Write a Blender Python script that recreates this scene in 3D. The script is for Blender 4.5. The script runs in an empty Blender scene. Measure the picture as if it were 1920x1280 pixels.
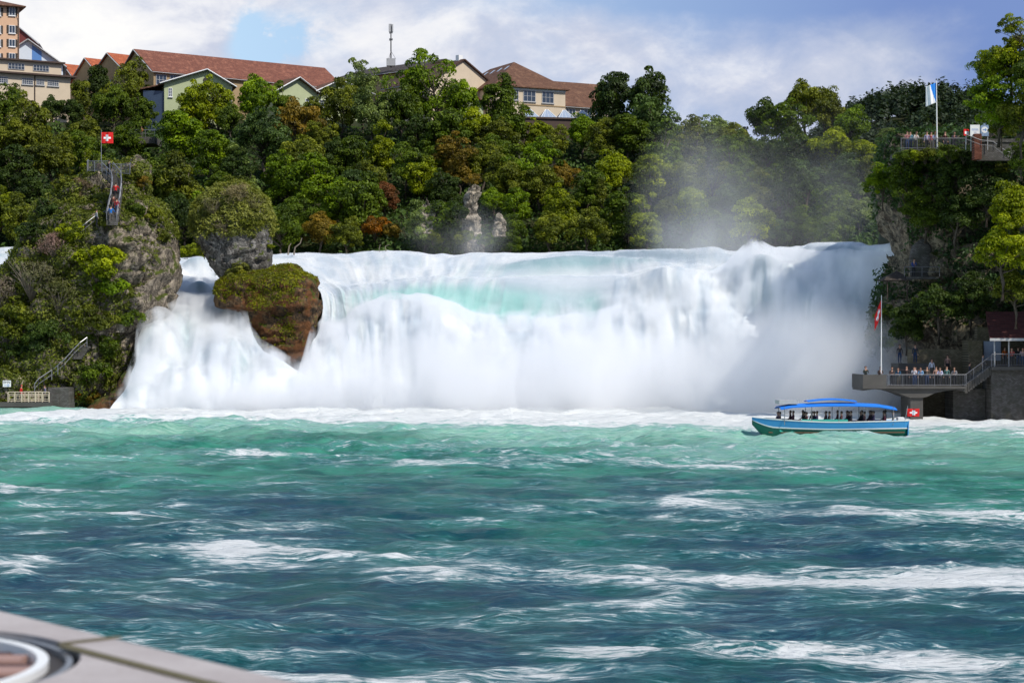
import bpy, bmesh, math, random
import numpy as np
from mathutils import Vector, Matrix
from mathutils.bvhtree import BVHTree

S = bpy.context.scene
COL = S.collection
F = 3600.0          # focal length in pixels of the 1920 px wide photograph
EYE = 7.2           # camera height above the pool

# ------------------------------------------------------------------ camera
cam = bpy.data.cameras.new('camera')
cam.lens = 67.5; cam.sensor_width = 36.0; cam.clip_start = 0.5; cam.clip_end = 6000
cam.dof.use_dof = True; cam.dof.focus_distance = 195.0; cam.dof.aperture_fstop = 3.9
co = bpy.data.objects.new('camera', cam); COL.objects.link(co)
co.location = (0, 0, EYE); co.rotation_euler = (math.radians(90), 0, 0)
S.camera = co

# ------------------------------------------------------------------ light
SUN = Vector((0.50, -0.48, 0.72)).normalized()
elev = math.asin(SUN.z); azim = math.atan2(SUN.x, SUN.y)
sl = bpy.data.lights.new('sun', 'SUN'); sl.energy = 4.0; sl.angle = math.radians(0.5); sl.color = (1.0, 0.95, 0.87)
so = bpy.data.objects.new('sun', sl); COL.objects.link(so)
so.rotation_euler = SUN.to_track_quat('Z', 'Y').to_euler(); so.location = (60, -40, 90)

S.view_settings.view_transform = 'Standard'; S.view_settings.look = 'None'
S.view_settings.exposure = 0.07; S.view_settings.gamma = 1.0
try: S.view_settings.use_curve_mapping = False
except Exception: pass
S.cycles.volume_bounces = 10; S.cycles.max_bounces = 12; S.cycles.diffuse_bounces = 3
S.cycles.glossy_bounces = 2; S.cycles.transparent_max_bounces = 16
S.cycles.volume_step_rate = 2.0; S.cycles.volume_max_steps = 96
S.cycles.caustics_reflective = False; S.cycles.caustics_refractive = False


class NT:
    """a small helper for writing node trees"""
    def __init__(s, tree): s.t = tree; s.n = tree.nodes; s.l = tree.links
    def new(s, kind, **kw):
        n = s.n.new(kind)
        for k, v in kw.items():
            if k.startswith('i_'):
                s.set(n, k[2:], v)
            else: setattr(n, k, v)
        return n
    def set(s, n, key, v):
        key = key.replace('_', ' ') if isinstance(key, str) and key not in n.inputs else key
        sock = n.inputs[int(key)] if str(key).isdigit() else n.inputs[key]
        if isinstance(v, bpy.types.NodeSocket): s.l.new(v, sock)
        else: sock.default_value = v
    def math(s, op, a, b=0.0, c=None, clamp=False):
        n = s.n.new('ShaderNodeMath'); n.operation = op; n.use_clamp = clamp
        for i, v in enumerate((a, b) if c is None else (a, b, c)):
            s.set(n, str(i), v)
        return n.outputs[0]
    def vmath(s, op, a, b=None):
        n = s.n.new('ShaderNodeVectorMath'); n.operation = op
        s.set(n, '0', a)
        if b is not None: s.set(n, '3' if op == 'SCALE' else '1', b)
        return n.outputs['Value'] if op in ('LENGTH', 'DOT_PRODUCT') else n.outputs[0]
    def mix(s, f, a, b, mode='MIX'):
        n = s.n.new('ShaderNodeMix'); n.data_type = 'RGBA'; n.blend_type = mode
        s.set(n, '0', f); s.set(n, '6', a); s.set(n, '7', b)
        return n.outputs[2]
    def noise(s, vec, scale, detail=3.0, rough=0.5, dist=0.0, out='Fac'):
        n = s.n.new('ShaderNodeTexNoise')
        if vec is not None: s.l.new(vec, n.inputs['Vector'])
        n.inputs['Scale'].default_value = scale; n.inputs['Detail'].default_value = detail
        n.inputs['Roughness'].default_value = rough; n.inputs['Distortion'].default_value = dist
        return n.outputs[0] if out == 'Fac' else n.outputs[1]
    def ramp(s, f, stops, interp='LINEAR'):
        n = s.n.new('ShaderNodeValToRGB'); cr = n.color_ramp; cr.interpolation = interp
        while len(cr.elements) < len(stops): cr.elements.new(0.5)
        for e, (p, c) in zip(cr.elements, stops):
            e.position = p; e.color = (c, c, c, 1) if isinstance(c, (int, float)) else (*c, 1)
        s.l.new(f, n.inputs[0]); return n.outputs[0]
    def rng(s, v, a, b, c=0.0, d=1.0, smooth=True):
        n = s.n.new('ShaderNodeMapRange'); n.interpolation_type = 'SMOOTHSTEP' if smooth else 'LINEAR'
        s.set(n, '0', v)
        for i, x in enumerate((a, b, c, d)): n.inputs[i + 1].default_value = x
        return n.outputs[0]
    def mapping(s, vec, scale=(1, 1, 1), rot=(0, 0, 0), loc=(0, 0, 0)):
        n = s.n.new('ShaderNodeMapping'); s.l.new(vec, n.inputs[0])
        n.inputs['Scale'].default_value = scale; n.inputs['Rotation'].default_value = rot
        n.inputs['Location'].default_value = loc; return n.outputs[0]
    def attr(s, name, out='Fac'):
        n = s.n.new('ShaderNodeAttribute'); n.attribute_name = name; return n.outputs[out]
    def bump(s, h, strength=0.5, dist=0.1):
        n = s.n.new('ShaderNodeBump'); s.l.new(h, n.inputs['Height'])
        n.inputs['Strength'].default_value = strength; n.inputs['Distance'].default_value = dist
        return n.outputs[0]


def material(name, build):
    m = bpy.data.materials.new(name); m.use_nodes = True
    m.node_tree.nodes.clear(); q = NT(m.node_tree)
    out = q.new('ShaderNodeOutputMaterial')
    r = build(q)
    if r is not None: q.l.new(r, out.inputs['Surface'])
    return m


def principled(q, color, rough=0.6, spec=0.5, metal=0.0, normal=None, **kw):
    b = q.new('ShaderNodeBsdfPrincipled')
    q.set(b, 'Base Color', color if isinstance(color, bpy.types.NodeSocket) else (*color, 1))
    q.set(b, 'Roughness', rough); q.set(b, 'Specular IOR Level', spec); q.set(b, 'Metallic', metal)
    if normal is not None: q.set(b, 'Normal', normal)
    for k, v in kw.items(): q.set(b, k, v)
    return b.outputs[0]


# ------------------------------------------------------------------ world: sky with broken cloud
def build_world():
    w = bpy.data.worlds.new('World'); S.world = w; w.use_nodes = True
    w.node_tree.nodes.clear(); q = NT(w.node_tree)
    out = q.new('ShaderNodeOutputWorld'); bg = q.new('ShaderNodeBackground')
    sky = q.new('ShaderNodeTexSky', sky_type='NISHITA'); sky.sun_disc = False
    sky.sun_elevation = elev; sky.sun_rotation = azim; sky.altitude = 400; sky.dust_density = 0.6; sky.ozone_density = 1.5
    tc = q.new('ShaderNodeTexCoord'); d = q.vmath('NORMALIZE', tc.outputs['Generated'])
    sky_l = q.vmath('SCALE', sky.outputs[0], 0.15)
    def lobe(px, py, rx, ry):      # a soft lobe in one direction of the sky, size in degrees-like units
        c = ((px - 960) / F, 1.0, (640 - py) / F)
        v = q.vmath('SUBTRACT', d, c)
        v = q.mapping(v, scale=(F / rx, 0.0, F / ry))
        l = q.vmath('LENGTH', v)
        return q.math('POWER', 2.718, q.math('MULTIPLY', q.math('MULTIPLY', l, l), -1.0))
    shade = q.noise(q.mapping(d, scale=(1, 1, 1.7), loc=(9, 2, 4)), 12.0, 8, 0.58, 0.5)
    m1 = q.mapping(d, scale=(1, 1, 1.9))
    big = q.noise(m1, 7.0, 8, 0.56, 0.35)
    fine = q.noise(q.mapping(d, scale=(1, 1, 1.5), loc=(3, 1, 7)), 26.0, 8, 0.62, 0.3)
    n = q.math('MULTIPLY_ADD', fine, 0.32, big)
    b = q.math('MULTIPLY', lobe(200, 40, 330, 200), 0.75)
    b = q.math('ADD', b, q.math('MULTIPLY', lobe(980, 80, 330, 130), 0.30))
    b = q.math('ADD', b, q.math('MULTIPLY', lobe(1480, 170, 420, 120), 0.16))
    gap = q.math('ADD', lobe(560, 74, 85, 30), lobe(500, 108, 60, 26)); gap = q.math('ADD', gap, q.math('MULTIPLY', lobe(478, 60, 26, 46), .7))
    b = q.math('SUBTRACT', b, q.math('MULTIPLY', q.math('MULTIPLY', gap, q.rng(q.math('ADD', fine, q.math('MULTIPLY', shade, 0.8)), 0.70, 1.08, 1.1, 0.0)), 0.60))
    b = q.math('SUBTRACT', b, q.math('MULTIPLY', lobe(1500, -10, 420, 50), 0.42))
    b = q.math('SUBTRACT', b, q.math('MULTIPLY', lobe(1880, 120, 200, 120), 0.22))
    cov = q.rng(q.math('ADD', n, b), 0.50, 0.98)
    # brightness of the cloud itself, from its own billows
    br = q.math('ADD', shade, q.math('MULTIPLY', lobe(180, 60, 300, 160), 0.28))
    br = q.math('ADD', br, q.math('MULTIPLY', lobe(1080, 110, 260, 80), 0.12))
    br = q.math('SUBTRACT', br, q.math('MULTIPLY', lobe(1750, 110, 500, 170), 0.20))
    br = q.math('ADD', br, q.math('MULTIPLY', q.math('SUBTRACT', fine, 0.5), 0.55))
    ccol = q.ramp(br, [(0.30, (0.47, 0.54, 0.71)), (0.50, (0.62, 0.66, 0.79)), (0.66, (0.86, 0.87, 0.92)), (0.85, (1.0, 0.99, 0.98))])
    blue_far = q.ramp(q.math('ADD', q.vmath('DOT_PRODUCT', d, (1.6, 0, 0.5)), 0.35), [(0.2, (0.50, 0.71, 0.94)), (0.75, (0.20, 0.30, 0.60))])
    view = q.mix(cov, blue_far, ccol)
    sep = q.new('ShaderNodeSeparateXYZ'); q.l.new(d, sep.inputs[0])
    up = q.rng(sep.outputs[2], 0.28, 0.85)
    # higher up the cloud breaks open onto the blue sky
    fin = q.mix(up, view, sky_l)
    q.l.new(fin, bg.inputs[0]); bg.inputs[1].default_value = 0.96
    q.l.new(bg.outputs[0], out.inputs[0])
build_world()


# ------------------------------------------------------------------ numbers, meshes, tags
def P(px, py, D):
    """the point at distance D that the photograph shows at pixel (px, py)"""
    return Vector(((px - 960) / F * D, D, EYE + (640 - py) / F * D))


def _hash(ix, iy, iz, seed):
    h = (ix.astype(np.int64) * 374761393 + iy.astype(np.int64) * 668265263 + iz.astype(np.int64) * 2147483647 + seed * 974634777) & 0xFFFFFFFF
    h = ((h ^ (h >> 13)) * 1274126177) & 0xFFFFFFFF
    h = ((h ^ (h >> 16)) * 2246822519) & 0xFFFFFFFF
    return ((h ^ (h >> 15)) & 0xFFFFFF) / float(0xFFFFFF)


def vnoise(x, y, z, seed=0):
    x, y, z = np.broadcast_arrays(np.asarray(x, float), np.asarray(y, float), np.asarray(z, float))
    x0, y0, z0 = np.floor(x), np.floor(y), np.floor(z)
    fx, fy, fz = x - x0, y - y0, z - z0
    fx, fy, fz = (f * f * f * (f * (f * 6 - 15) + 10) for f in (fx, fy, fz))
    r = 0
    for i in (0, 1):
        for j in (0, 1):
            for k in (0, 1):
                w = (fx if i else 1 - fx) * (fy if j else 1 - fy) * (fz if k else 1 - fz)
                r = r + w * _hash(x0 + i, y0 + j, z0 + k, seed)
    return r * 2 - 1


def fbm(x, y, z, oct=4, seed=0, gain=0.5, lac=2.03):
    s, a, t = 0, 1.0, 0
    for o in range(oct):
        s = s + a * vnoise(np.asarray(x) * lac ** o + 13.7 * o, np.asarray(y) * lac ** o - 7.1 * o, np.asarray(z) * lac ** o + 3.3 * o, seed + o)
        t += a; a *= gain
    return s / t


def sstep(a, b, x):
    t = np.clip((np.asarray(x, float) - a) / (b - a), 0, 1); return t * t * (3 - 2 * t)


def mesh_np(name, V, Fq, mats=(), smooth=False, midx=None, attrs=None):
    """V (n,3), Fq (m,k) all faces with k corners"""
    V = np.ascontiguousarray(V, dtype=np.float32); Fq = np.ascontiguousarray(Fq, dtype=np.int32)
    me = bpy.data.meshes.new(name)
    me.vertices.add(len(V)); me.vertices.foreach_set('co', V.ravel())
    m, k = Fq.shape
    me.loops.add(m * k); me.loops.foreach_set('vertex_index', Fq.ravel())
    me.polygons.add(m); me.polygons.foreach_set('loop_start', np.arange(0, m * k, k, dtype=np.int32))
    try: me.polygons.foreach_set('loop_total', np.full(m, k, dtype=np.int32))
    except Exception: pass
    for mt in mats: me.materials.append(mt)
    if midx is not None: me.polygons.foreach_set('material_index', np.asarray(midx, dtype=np.int32))
    me.polygons.foreach_set('use_smooth', np.full(m, bool(smooth)))
    for an, (dom, data) in (attrs or {}).items():
        if data.ndim == 2:
            at = me.attributes.new(an, 'FLOAT_VECTOR', dom); at.data.foreach_set('vector', np.ascontiguousarray(data, dtype=np.float32).ravel())
        else:
            at = me.attributes.new(an, 'FLOAT', dom); at.data.foreach_set('value', np.ascontiguousarray(data, dtype=np.float32))
    me.update(calc_edges=True); me.validate()
    return me


def grid_faces(nr, nc):
    i = np.arange(nr - 1)[:, None] * nc + np.arange(nc - 1)[None, :]
    return np.stack([i, i + 1, i + nc + 1, i + nc], -1).reshape(-1, 4)


def link(name, me, parent=None, label=None, cat=None, group=None, kind=None, loc=None):
    o = bpy.data.objects.new(name, me); COL.objects.link(o)
    if parent is not None: o.parent = parent
    if loc is not None: o.location = loc
    return tag(o, label, cat, group, kind)


def tag(o, label=None, cat=None, group=None, kind=None):
    if label: o['label'] = label
    if cat: o['category'] = cat
    if group: o['group'] = group
    if kind: o['kind'] = kind
    return o


def empty(name, loc, rz=0.0, label=None, cat=None, group=None, kind=None):
    o = bpy.data.objects.new(name, None); COL.objects.link(o)
    o.location = loc; o.rotation_euler = (0, 0, rz); o.empty_display_size = 0.5
    return tag(o, label, cat, group, kind)


class MB:
    """collects boxes, tubes and sheets into ONE mesh"""
    def __init__(s): s.v = []; s.f = []; s.m = []
    def add(s, vs, fs, m=0):
        b = len(s.v); s.v += [tuple(v) for v in vs]; s.f += [tuple(i + b for i in f) for f in fs]; s.m += [m] * len(fs); return s
    def box(s, lo, hi, m=0):
        (a, b, c), (d, e, f) = lo, hi
        s.add([(a, b, c), (d, b, c), (d, e, c), (a, e, c), (a, b, f), (d, b, f), (d, e, f), (a, e, f)],
              [(0, 3, 2, 1), (4, 5, 6, 7), (0, 1, 5, 4), (1, 2, 6, 5), (2, 3, 7, 6), (3, 0, 4, 7)], m); return s
    def tube(s, pts, r, n=6, m=0, r2=None):
        pts = [Vector(p) for p in pts]; k = len(pts); b = len(s.v)
        for i, p in enumerate(pts):
            t = (pts[min(i + 1, k - 1)] - pts[max(i - 1, 0)]).normalized()
            a = t.cross(Vector((0, 0, 1)));
            if a.length < 1e-3: a = t.cross(Vector((0, 1, 0)))
            a.normalize(); c = t.cross(a).normalized()
            rr = r if r2 is None else r + (r2 - r) * i / max(1, k - 1)
            for j in range(n):
                g = 2 * math.pi * j / n; s.v.append(tuple(p + a * (rr * math.cos(g)) + c * (rr * math.sin(g))))
        for i in range(k - 1):
            for j in range(n):
                s.f.append((b + i * n + j, b + i * n + (j + 1) % n, b + (i + 1) * n + (j + 1) % n, b + (i + 1) * n + j)); s.m.append(m)
        s.f.append(tuple(b + j for j in range(n))[::-1]); s.m.append(m)
        s.f.append(tuple(b + (k - 1) * n + j for j in range(n))); s.m.append(m); return s
    def prism(s, poly, axis_from, axis_to, m=0):
        """extrude a polygon of 3-D points by the vector axis_to-axis_from"""
        d = Vector(axis_to) - Vector(axis_from); n = len(poly)
        vs = [Vector(p) for p in poly] + [Vector(p) + d for p in poly]
        s.add(vs, [tuple(range(n))[::-1], tuple(range(n, 2 * n))] + [(i, (i + 1) % n, n + (i + 1) % n, n + i) for i in range(n)], m); return s
    def build(s, name, mats, parent=None, bevel=0.0, smooth=False, **kw):
        me = bpy.data.meshes.new(name); me.from_pydata(s.v, [], s.f)
        for mt in (mats if isinstance(mats, (list, tuple)) else [mats]): me.materials.append(mt)
        me.polygons.foreach_set('material_index', s.m)
        bm = bmesh.new(); bm.from_mesh(me)
        bmesh.ops.recalc_face_normals(bm, faces=bm.faces)
        if bevel: bmesh.ops.bevel(bm, geom=[e for e in bm.edges if e.is_manifold and e.calc_face_angle(0) > 0.6], offset=bevel, segments=2, affect='EDGES', profile=0.6)
        bm.to_mesh(me); bm.free()
        if smooth: me.polygons.foreach_set('use_smooth', [True] * len(me.polygons))
        return link(name, me, parent, **kw)

# ------------------------------------------------------------------ materials of the setting
def m_rock(base=(0.34, 0.29, 0.22), dark=(0.05, 0.045, 0.04), moss=0.35, rust=0.0, scale=1.0):
    def b(q):
        tc = q.new('ShaderNodeTexCoord'); o = tc.outputs['Object']
        geo = q.new('ShaderNodeNewGeometry')
        n1 = q.noise(o, 0.35 * scale, 8, 0.62, 0.6); n2 = q.noise(q.mapping(o, scale=(1.3, 1.3, 0.9)), 1.5 * scale, 10, 0.70, 0.9)
        ow = q.vmath('ADD', o, q.vmath('SCALE', q.noise(o, 0.7, 5, 0.6, out='Color'), 3.5))
        cr1 = q.math('ABSOLUTE', q.math('SUBTRACT', q.noise(q.mapping(ow, scale=(1, 1, .35)), 0.55 * scale, 4, 0.55), 0.5))
        cr2 = q.math('ABSOLUTE', q.math('SUBTRACT', q.noise(q.mapping(ow, scale=(.5, .5, 1.8), loc=(4, 4, 4)), 0.5 * scale, 4, 0.6), 0.5))
        crack = q.math('MULTIPLY', q.rng(cr1, 0.0, 0.035), q.rng(cr2, 0.0, 0.022))
        c = q.mix(q.rng(n2, 0.35, 0.66), (*dark, 1), (*base, 1))
        c = q.mix(q.rng(n1, 0.55, 0.72), c, (base[0] * 1.25, base[1] * 1.25, base[2] * 1.3, 1))
        c = q.mix(q.math('MULTIPLY_ADD', crack, 0.7, 0.3), (0.03, 0.026, 0.022, 1), c)
        if rust:
            c = q.mix(q.math('MULTIPLY', q.rng(q.noise(o, 0.55, 6, 0.6, 0.5), 0.42, 0.6), rust), c, (0.16, 0.066, 0.024, 1))
        sep = q.new('ShaderNodeSeparateXYZ'); q.l.new(geo.outputs['Normal'], sep.inputs[0])
        mo = q.math('ADD', q.noise(o, 0.8, 7, 0.65, 0.3), q.math('MULTIPLY', sep.outputs[2], 0.16))
        mo = q.rng(mo, 0.62 - moss * 0.3, 0.72 - moss * 0.3)
        c = q.mix(mo, c, q.mix(q.noise(o, 3.0, 4), (0.03, 0.05, 0.008, 1), (0.11, 0.13, 0.02, 1)))
        h = q.math('ADD', q.math('MULTIPLY', n2, 1.0), q.math('MULTIPLY', crack, 0.25))
        return principled(q, c, 0.88, 0.25, normal=q.bump(h, 0.9, 0.35))
    return material('limestone', b)


def m_soil():
    def b(q):
        o = q.new('ShaderNodeTexCoord').outputs['Object']
        c = q.mix(q.rng(q.noise(o, 0.6, 8, 0.65), 0.35, 0.65), (0.018, 0.03, 0.008, 1), (0.05, 0.05, 0.02, 1))
        return principled(q, c, 0.95, 0.15, normal=q.bump(q.noise(o, 2.5, 8, 0.7), 1.0, 0.3))
    return material('forest_floor', b)


def m_leaf(name='foliage', trans=0.30, var=1.0):
    """leaf colour is each plant's own colour, varied from clump to clump and leaf to leaf"""
    def b(q):
        oi = q.new('ShaderNodeObjectInfo'); t = q.attr('tint')
        c = oi.outputs['Color']
        hs = q.new('ShaderNodeHueSaturation'); q.l.new(c, hs.inputs['Color'])
        q.set(hs, 'Hue', q.rng(t, 0.0, 1.0, 0.5 + 0.008 * var, 0.5 - 0.018 * var, smooth=False))
        q.set(hs, 'Value', q.rng(t, 0.0, 1.0, 0.50, 2.15, smooth=False)); q.set(hs, 'Saturation', 1.10)
        c = hs.outputs[0]
        p = principled(q, c, 0.55, 0.30)
        tr = q.new('ShaderNodeBsdfTranslucent'); q.l.new(q.mix(1.0, c, (1.5, 1.45, 0.7, 1), 'MULTIPLY'), tr.inputs[0])
        mx = q.new('ShaderNodeMixShader'); mx.inputs[0].default_value = trans
        q.l.new(p, mx.inputs[1]); q.l.new(tr.outputs[0], mx.inputs[2]); return mx.outputs[0]
    return material(name, b)


def m_bark(col=(0.10, 0.08, 0.06)):
    def b(q):
        o = q.new('ShaderNodeTexCoord').outputs['Object']
        n = q.noise(q.mapping(o, scale=(4, 4, 0.7)), 2.5, 6, 0.6)
        return principled(q, q.mix(n, (col[0] * .45, col[1] * .45, col[2] * .45, 1), (col[0] * 1.5, col[1] * 1.5, col[2] * 1.5, 1)), 0.9, 0.2, normal=q.bump(n, 0.8, 0.05))
    return material('bark', b)


M = {}
M['rock'] = m_rock((0.42, 0.35, 0.26), (0.085, 0.07, 0.055), 0.25); M['rock_wet'] = m_rock((0.19, 0.115, 0.055), (0.025, 0.018, 0.012), 0.12, 0.95)
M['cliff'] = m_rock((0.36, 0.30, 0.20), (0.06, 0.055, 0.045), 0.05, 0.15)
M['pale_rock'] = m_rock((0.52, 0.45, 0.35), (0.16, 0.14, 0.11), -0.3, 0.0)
M['soil'] = m_soil(); M['leaf'] = m_leaf(); M['bark'] = m_bark(); M['twig'] = m_bark((0.22, 0.18, 0.14))


def m_falls():
    def b(q):
        fl = q.attr('flow', 'Vector')          # x: across the stream, y: along the fall, both in metres
        cl = q.attr('clear'); tl = q.attr('teal')
        w = q.noise(fl, 0.12, 3, 0.5, out='Color')
        fw = q.vmath('ADD', fl, q.vmath('SCALE', w, 1.6))
        s1 = q.noise(q.mapping(fw, scale=(0.9, 0.055, 1)), 1.0, 6, 0.55)
        s2 = q.noise(q.mapping(fw, scale=(4.0, 0.10, 1)), 1.0, 5, 0.6)
        s3 = q.noise(q.mapping(fw, scale=(0.35, 0.09, 1)), 1.0, 3, 0.5)
        s = q.math('ADD', q.math('MULTIPLY', s1, 0.55), q.math('ADD', q.math('MULTIPLY', s2, 0.13), q.math('MULTIPLY', s3, 0.32)))
        k = q.math('ADD', s, q.math('MULTIPLY', q.math('SUBTRACT', cl, 0.5), 0.62))
        f = q.math('MULTIPLY', q.rng(k, 0.36, 0.92), 0.9)
        deep = q.mix(tl, (0.24, 0.29, 0.35, 1), (0.27, 0.50, 0.46, 1))
        white = q.mix(q.rng(s3, 0.3, 0.7), (0.42, 0.48, 0.53, 1), (0.66, 0.67, 0.66, 1))
        white = q.mix(q.math('MULTIPLY', q.attr('froth_shade_lift'), 0.75), white, (0.72, 0.74, 0.75, 1))
        c = q.mix(f, white, deep)
        h = q.math('ADD', q.math('MULTIPLY', s1, 1.0), q.math('MULTIPLY', s2, 0.22))
        return principled(q, c, 0.6, 0.2, normal=q.bump(h, 0.09, 0.5), **{'Subsurface Weight': 0.6, 'Subsurface Radius': (1.0, 1.0, 1.0), 'Subsurface Scale': 0.6})
    return material('falling_water', b)


def m_pool():
    def b(q):
        geo = q.new('ShaderNodeNewGeometry'); p = geo.outputs['Position']
        sep = q.new('ShaderNodeSeparateXYZ'); q.l.new(p, sep.inputs[0])
        fo = q.attr('foam'); ae = q.attr('aerated')
        warp = q.noise(p, 0.10, 4, 0.5, out='Color')
        pw = q.vmath('ADD', p, q.vmath('SCALE', warp, 6.0))
        pw2 = q.vmath('ADD', p, q.vmath('SCALE', q.noise(p, 0.45, 3, 0.5, out='Color'), 1.6))
        fib = q.noise(q.mapping(pw, scale=(0.6, 4.8, 1), rot=(0, 0, -0.16)), 1.0, 7, 0.62, 0.2)
        fib2 = q.noise(q.mapping(pw2, scale=(1.6, 9.0, 1), rot=(0, 0, 0.18)), 1.0, 5, 0.66, 0.2)
        pat = q.noise(q.mapping(pw, scale=(0.24, 0.16, 1)), 1.0, 6, 0.60, 0.3)
        lace = q.noise(pw2, 1.1, 8, 0.70, 0.5)
        n1 = q.noise(q.mapping(pw2, scale=(0.13, 0.46, 1)), 1.0, 11, 0.70, 0.7)
        k = q.math('ADD', fo, q.math('MULTIPLY', q.math('SUBTRACT', n1, 0.5), 2.6))
        k = q.math('ADD', k, q.math('MULTIPLY', q.math('SUBTRACT', fib, 0.5), 1.0))
        k = q.math('ADD', k, q.math('MULTIPLY', q.math('SUBTRACT', fib2, 0.5), 1.7))
        foam = q.rng(k, 0.50, 0.96); thin = q.math('MULTIPLY', q.rng(k, 0.12, 0.66), 0.50)
        deep = q.mix(q.rng(pat, 0.36, 0.64), (0.002, 0.042, 0.082, 1), (0.004, 0.080, 0.080, 1))
        green = q.mix(q.rng(pat, 0.36, 0.64), (0.005, 0.110, 0.080, 1), (0.045, 0.27, 0.18, 1))
        pale = q.mix(q.rng(fib, 0.3, 0.7), (0.15, 0.42, 0.31, 1), (0.44, 0.66, 0.54, 1))
        c = q.mix(q.rng(ae, 0.0, 0.42), deep, green); c = q.mix(q.rng(ae, 0.42, 0.9), c, pale)
        c = q.mix(thin, c, (0.11, 0.31, 0.34, 1)); c = q.mix(foam, c, (0.74, 0.76, 0.75, 1))
        h = q.math('ADD', q.math('MULTIPLY', fib, 0.7), q.math('MULTIPLY', fib2, 0.3)); h = q.math('ADD', h, q.math('MULTIPLY', lace, 0.5))
        rough = q.math('MULTIPLY_ADD', foam, 0.5, 0.30)
        return principled(q, c, rough, 0.13, normal=q.bump(h, 1.0, 0.32))
    return material('pool_water', b)


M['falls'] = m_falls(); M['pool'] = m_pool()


# ------------------------------------------------------------------ pool
def build_pool():
    ys = [9.0]
    while ys[-1] < 232: ys.append(ys[-1] + 0.10 + ys[-1] * 0.0018)
    ys = np.array(ys); t = np.linspace(-0.40, 0.40, 560)
    Y, T = np.meshgrid(ys, t, indexing='ij'); X = T * (Y + 6)
    wx = X + 2.2 * fbm(X * .08, Y * .08, 1, 3, 5); wy = Y + 2.2 * fbm(X * .08, Y * .08, 7, 3, 9)
    big = fbm(wx * 0.10, wy * 0.22, 0.3, 3, 11)
    mid = fbm(wx * 0.33 + wy * .06, wy * 0.50, 2.1, 4, 21)
    rid = 1 - np.abs(fbm(wx * 0.20 - wy * .03, wy * 0.36, 4.1, 3, 31)) * 2.2
    sm = fbm(wx * 1.1, wy * 1.6, 5.5, 3, 41)
    act = 0.75 + 0.5 * fbm(X * 0.03, Y * 0.03, 2, 2, 8)
    Z = act * (0.60 * big + (0.40 + .22 * sstep(50, 110, Y)) * mid + 0.24 * rid * np.clip(rid, 0, 1) + 0.12 * sm)
    boil = sstep(172, 198, Y); Z = Z * (1 - 0.25 * boil) + boil * 0.20 * (0.5 + fbm(X * .12, Y * .12, 3, 4, 77))
    # foam: drifting rafts, wave crests, and the white apron under the falls
    D = Y
    raft = fbm(wx * 0.055, wy * 0.050, 9.3, 5, 51, 0.55)
    band = fbm(wx * 0.020 + 3, wy * 0.085, 6.3, 4, 61, 0.5)
    crest = sstep(0.05, 0.50, Z / 0.45)
    foam = 0.10 + 0.50 * sstep(-0.02, 0.50, raft + 0.55 * band) + 0.42 * crest * sstep(-0.25, 0.3, band)
    foam = foam * (0.80 + 0.35 * sstep(120, 40, D)) + 0.10 * sstep(90, 45, D) + 0.05 * sstep(50, 70, D)
    def rft(px, py, rx, ry, a):     # the large foam rafts of the photograph, in world coordinates
        d = F * EYE / (py - 640); x = (px - 960) / F * d
        ax = rx / F * d; ay = ry * d * d / (F * EYE)
        g = np.exp(-(((wx - x) / ax) ** 2 + ((wy - d + 0.10 * (X - x)) / ay) ** 2)); return a * g * 0.8
    for r in ((500, 1000, 60, 6, .35), (800, 985, 120, 5, .3), (250, 970, 90, 6, .35), (1700, 1010, 120, 6, .4), (1250, 1010, 120, 6, .35), (700, 1180, 200, 10, .35), (1300, 1140, 260, 8, .3), (1750, 1150, 180, 8, .35), (480, 1040, 90, 26, .75), (620, 1055, 160, 14, .5), (950, 1050, 150, 14, .6), (1300, 1055, 300, 22, .62), (1750, 1070, 260, 26, .65),
              (1350, 1085, 420, 12, .65), (60, 1058, 70, 9, 1.0), (1380, 945, 170, 16, .7), (1600, 917, 90, 5, .6), (1150, 935, 70, 7, .5),
              (1500, 1205, 260, 28, .75), (1800, 1235, 240, 24, .75), (1100, 1210, 200, 16, .5), (420, 1115, 260, 14, .55), (900, 1262, 220, 16, .5),
              (1850, 965, 90, 8, .5), (140, 945, 80, 8, .5), (130, 1150, 90, 12, .6), (640, 1145, 150, 8, .3), (1000, 965, 120, 8, .25)):
        foam = foam + rft(*r) * (0.75 + 0.5 * fbm(X * .4, Y * .25, 2, 3, 5))
    pxx = X / D * F + 960
    edge = 168 + 13 * fbm(X * .05, Y * .02, 8, 4, 71) - 8 * sstep(-38, -50, X) + 6 * sstep(0, -30, X) - 7 * sstep(15, 40, X)
    apron = sstep(edge - 26, edge + 16, Y); foam = foam * (1 - 0.35 * sstep(100, 130, D) * (1 - apron)) + 1.3 * apron
    calm = sstep(-42, -47, X) * sstep(188, 192, Y); foam = foam * (1 - calm * 0.9)
    aer = 0.62 * sstep(66, 140, Y + 22 * fbm(X * .03, Y * .03, 1, 3, 91)) + 0.42 * sstep(132, 172, Y + 14 * fbm(X * .05, Y * .04, 5, 4, 93)) + 0.18 * fbm(wx * .09, wy * .06, 2, 3, 95)
    aer += 0.16 * sstep(60, 100, Y) * sstep(-5, 25, X)
    V = np.stack([X, Y, Z], -1).reshape(-1, 3)
    me = mesh_np('pool', V, grid_faces(*X.shape), [M['pool']], True,
                 attrs={'foam': ('POINT', foam.ravel()), 'aerated': ('POINT', np.clip(aer, 0, 1).ravel())})
    link('pool_water', me, kind='structure', label='churning teal river water with drifting white foam below the falls')
build_pool()


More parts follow.
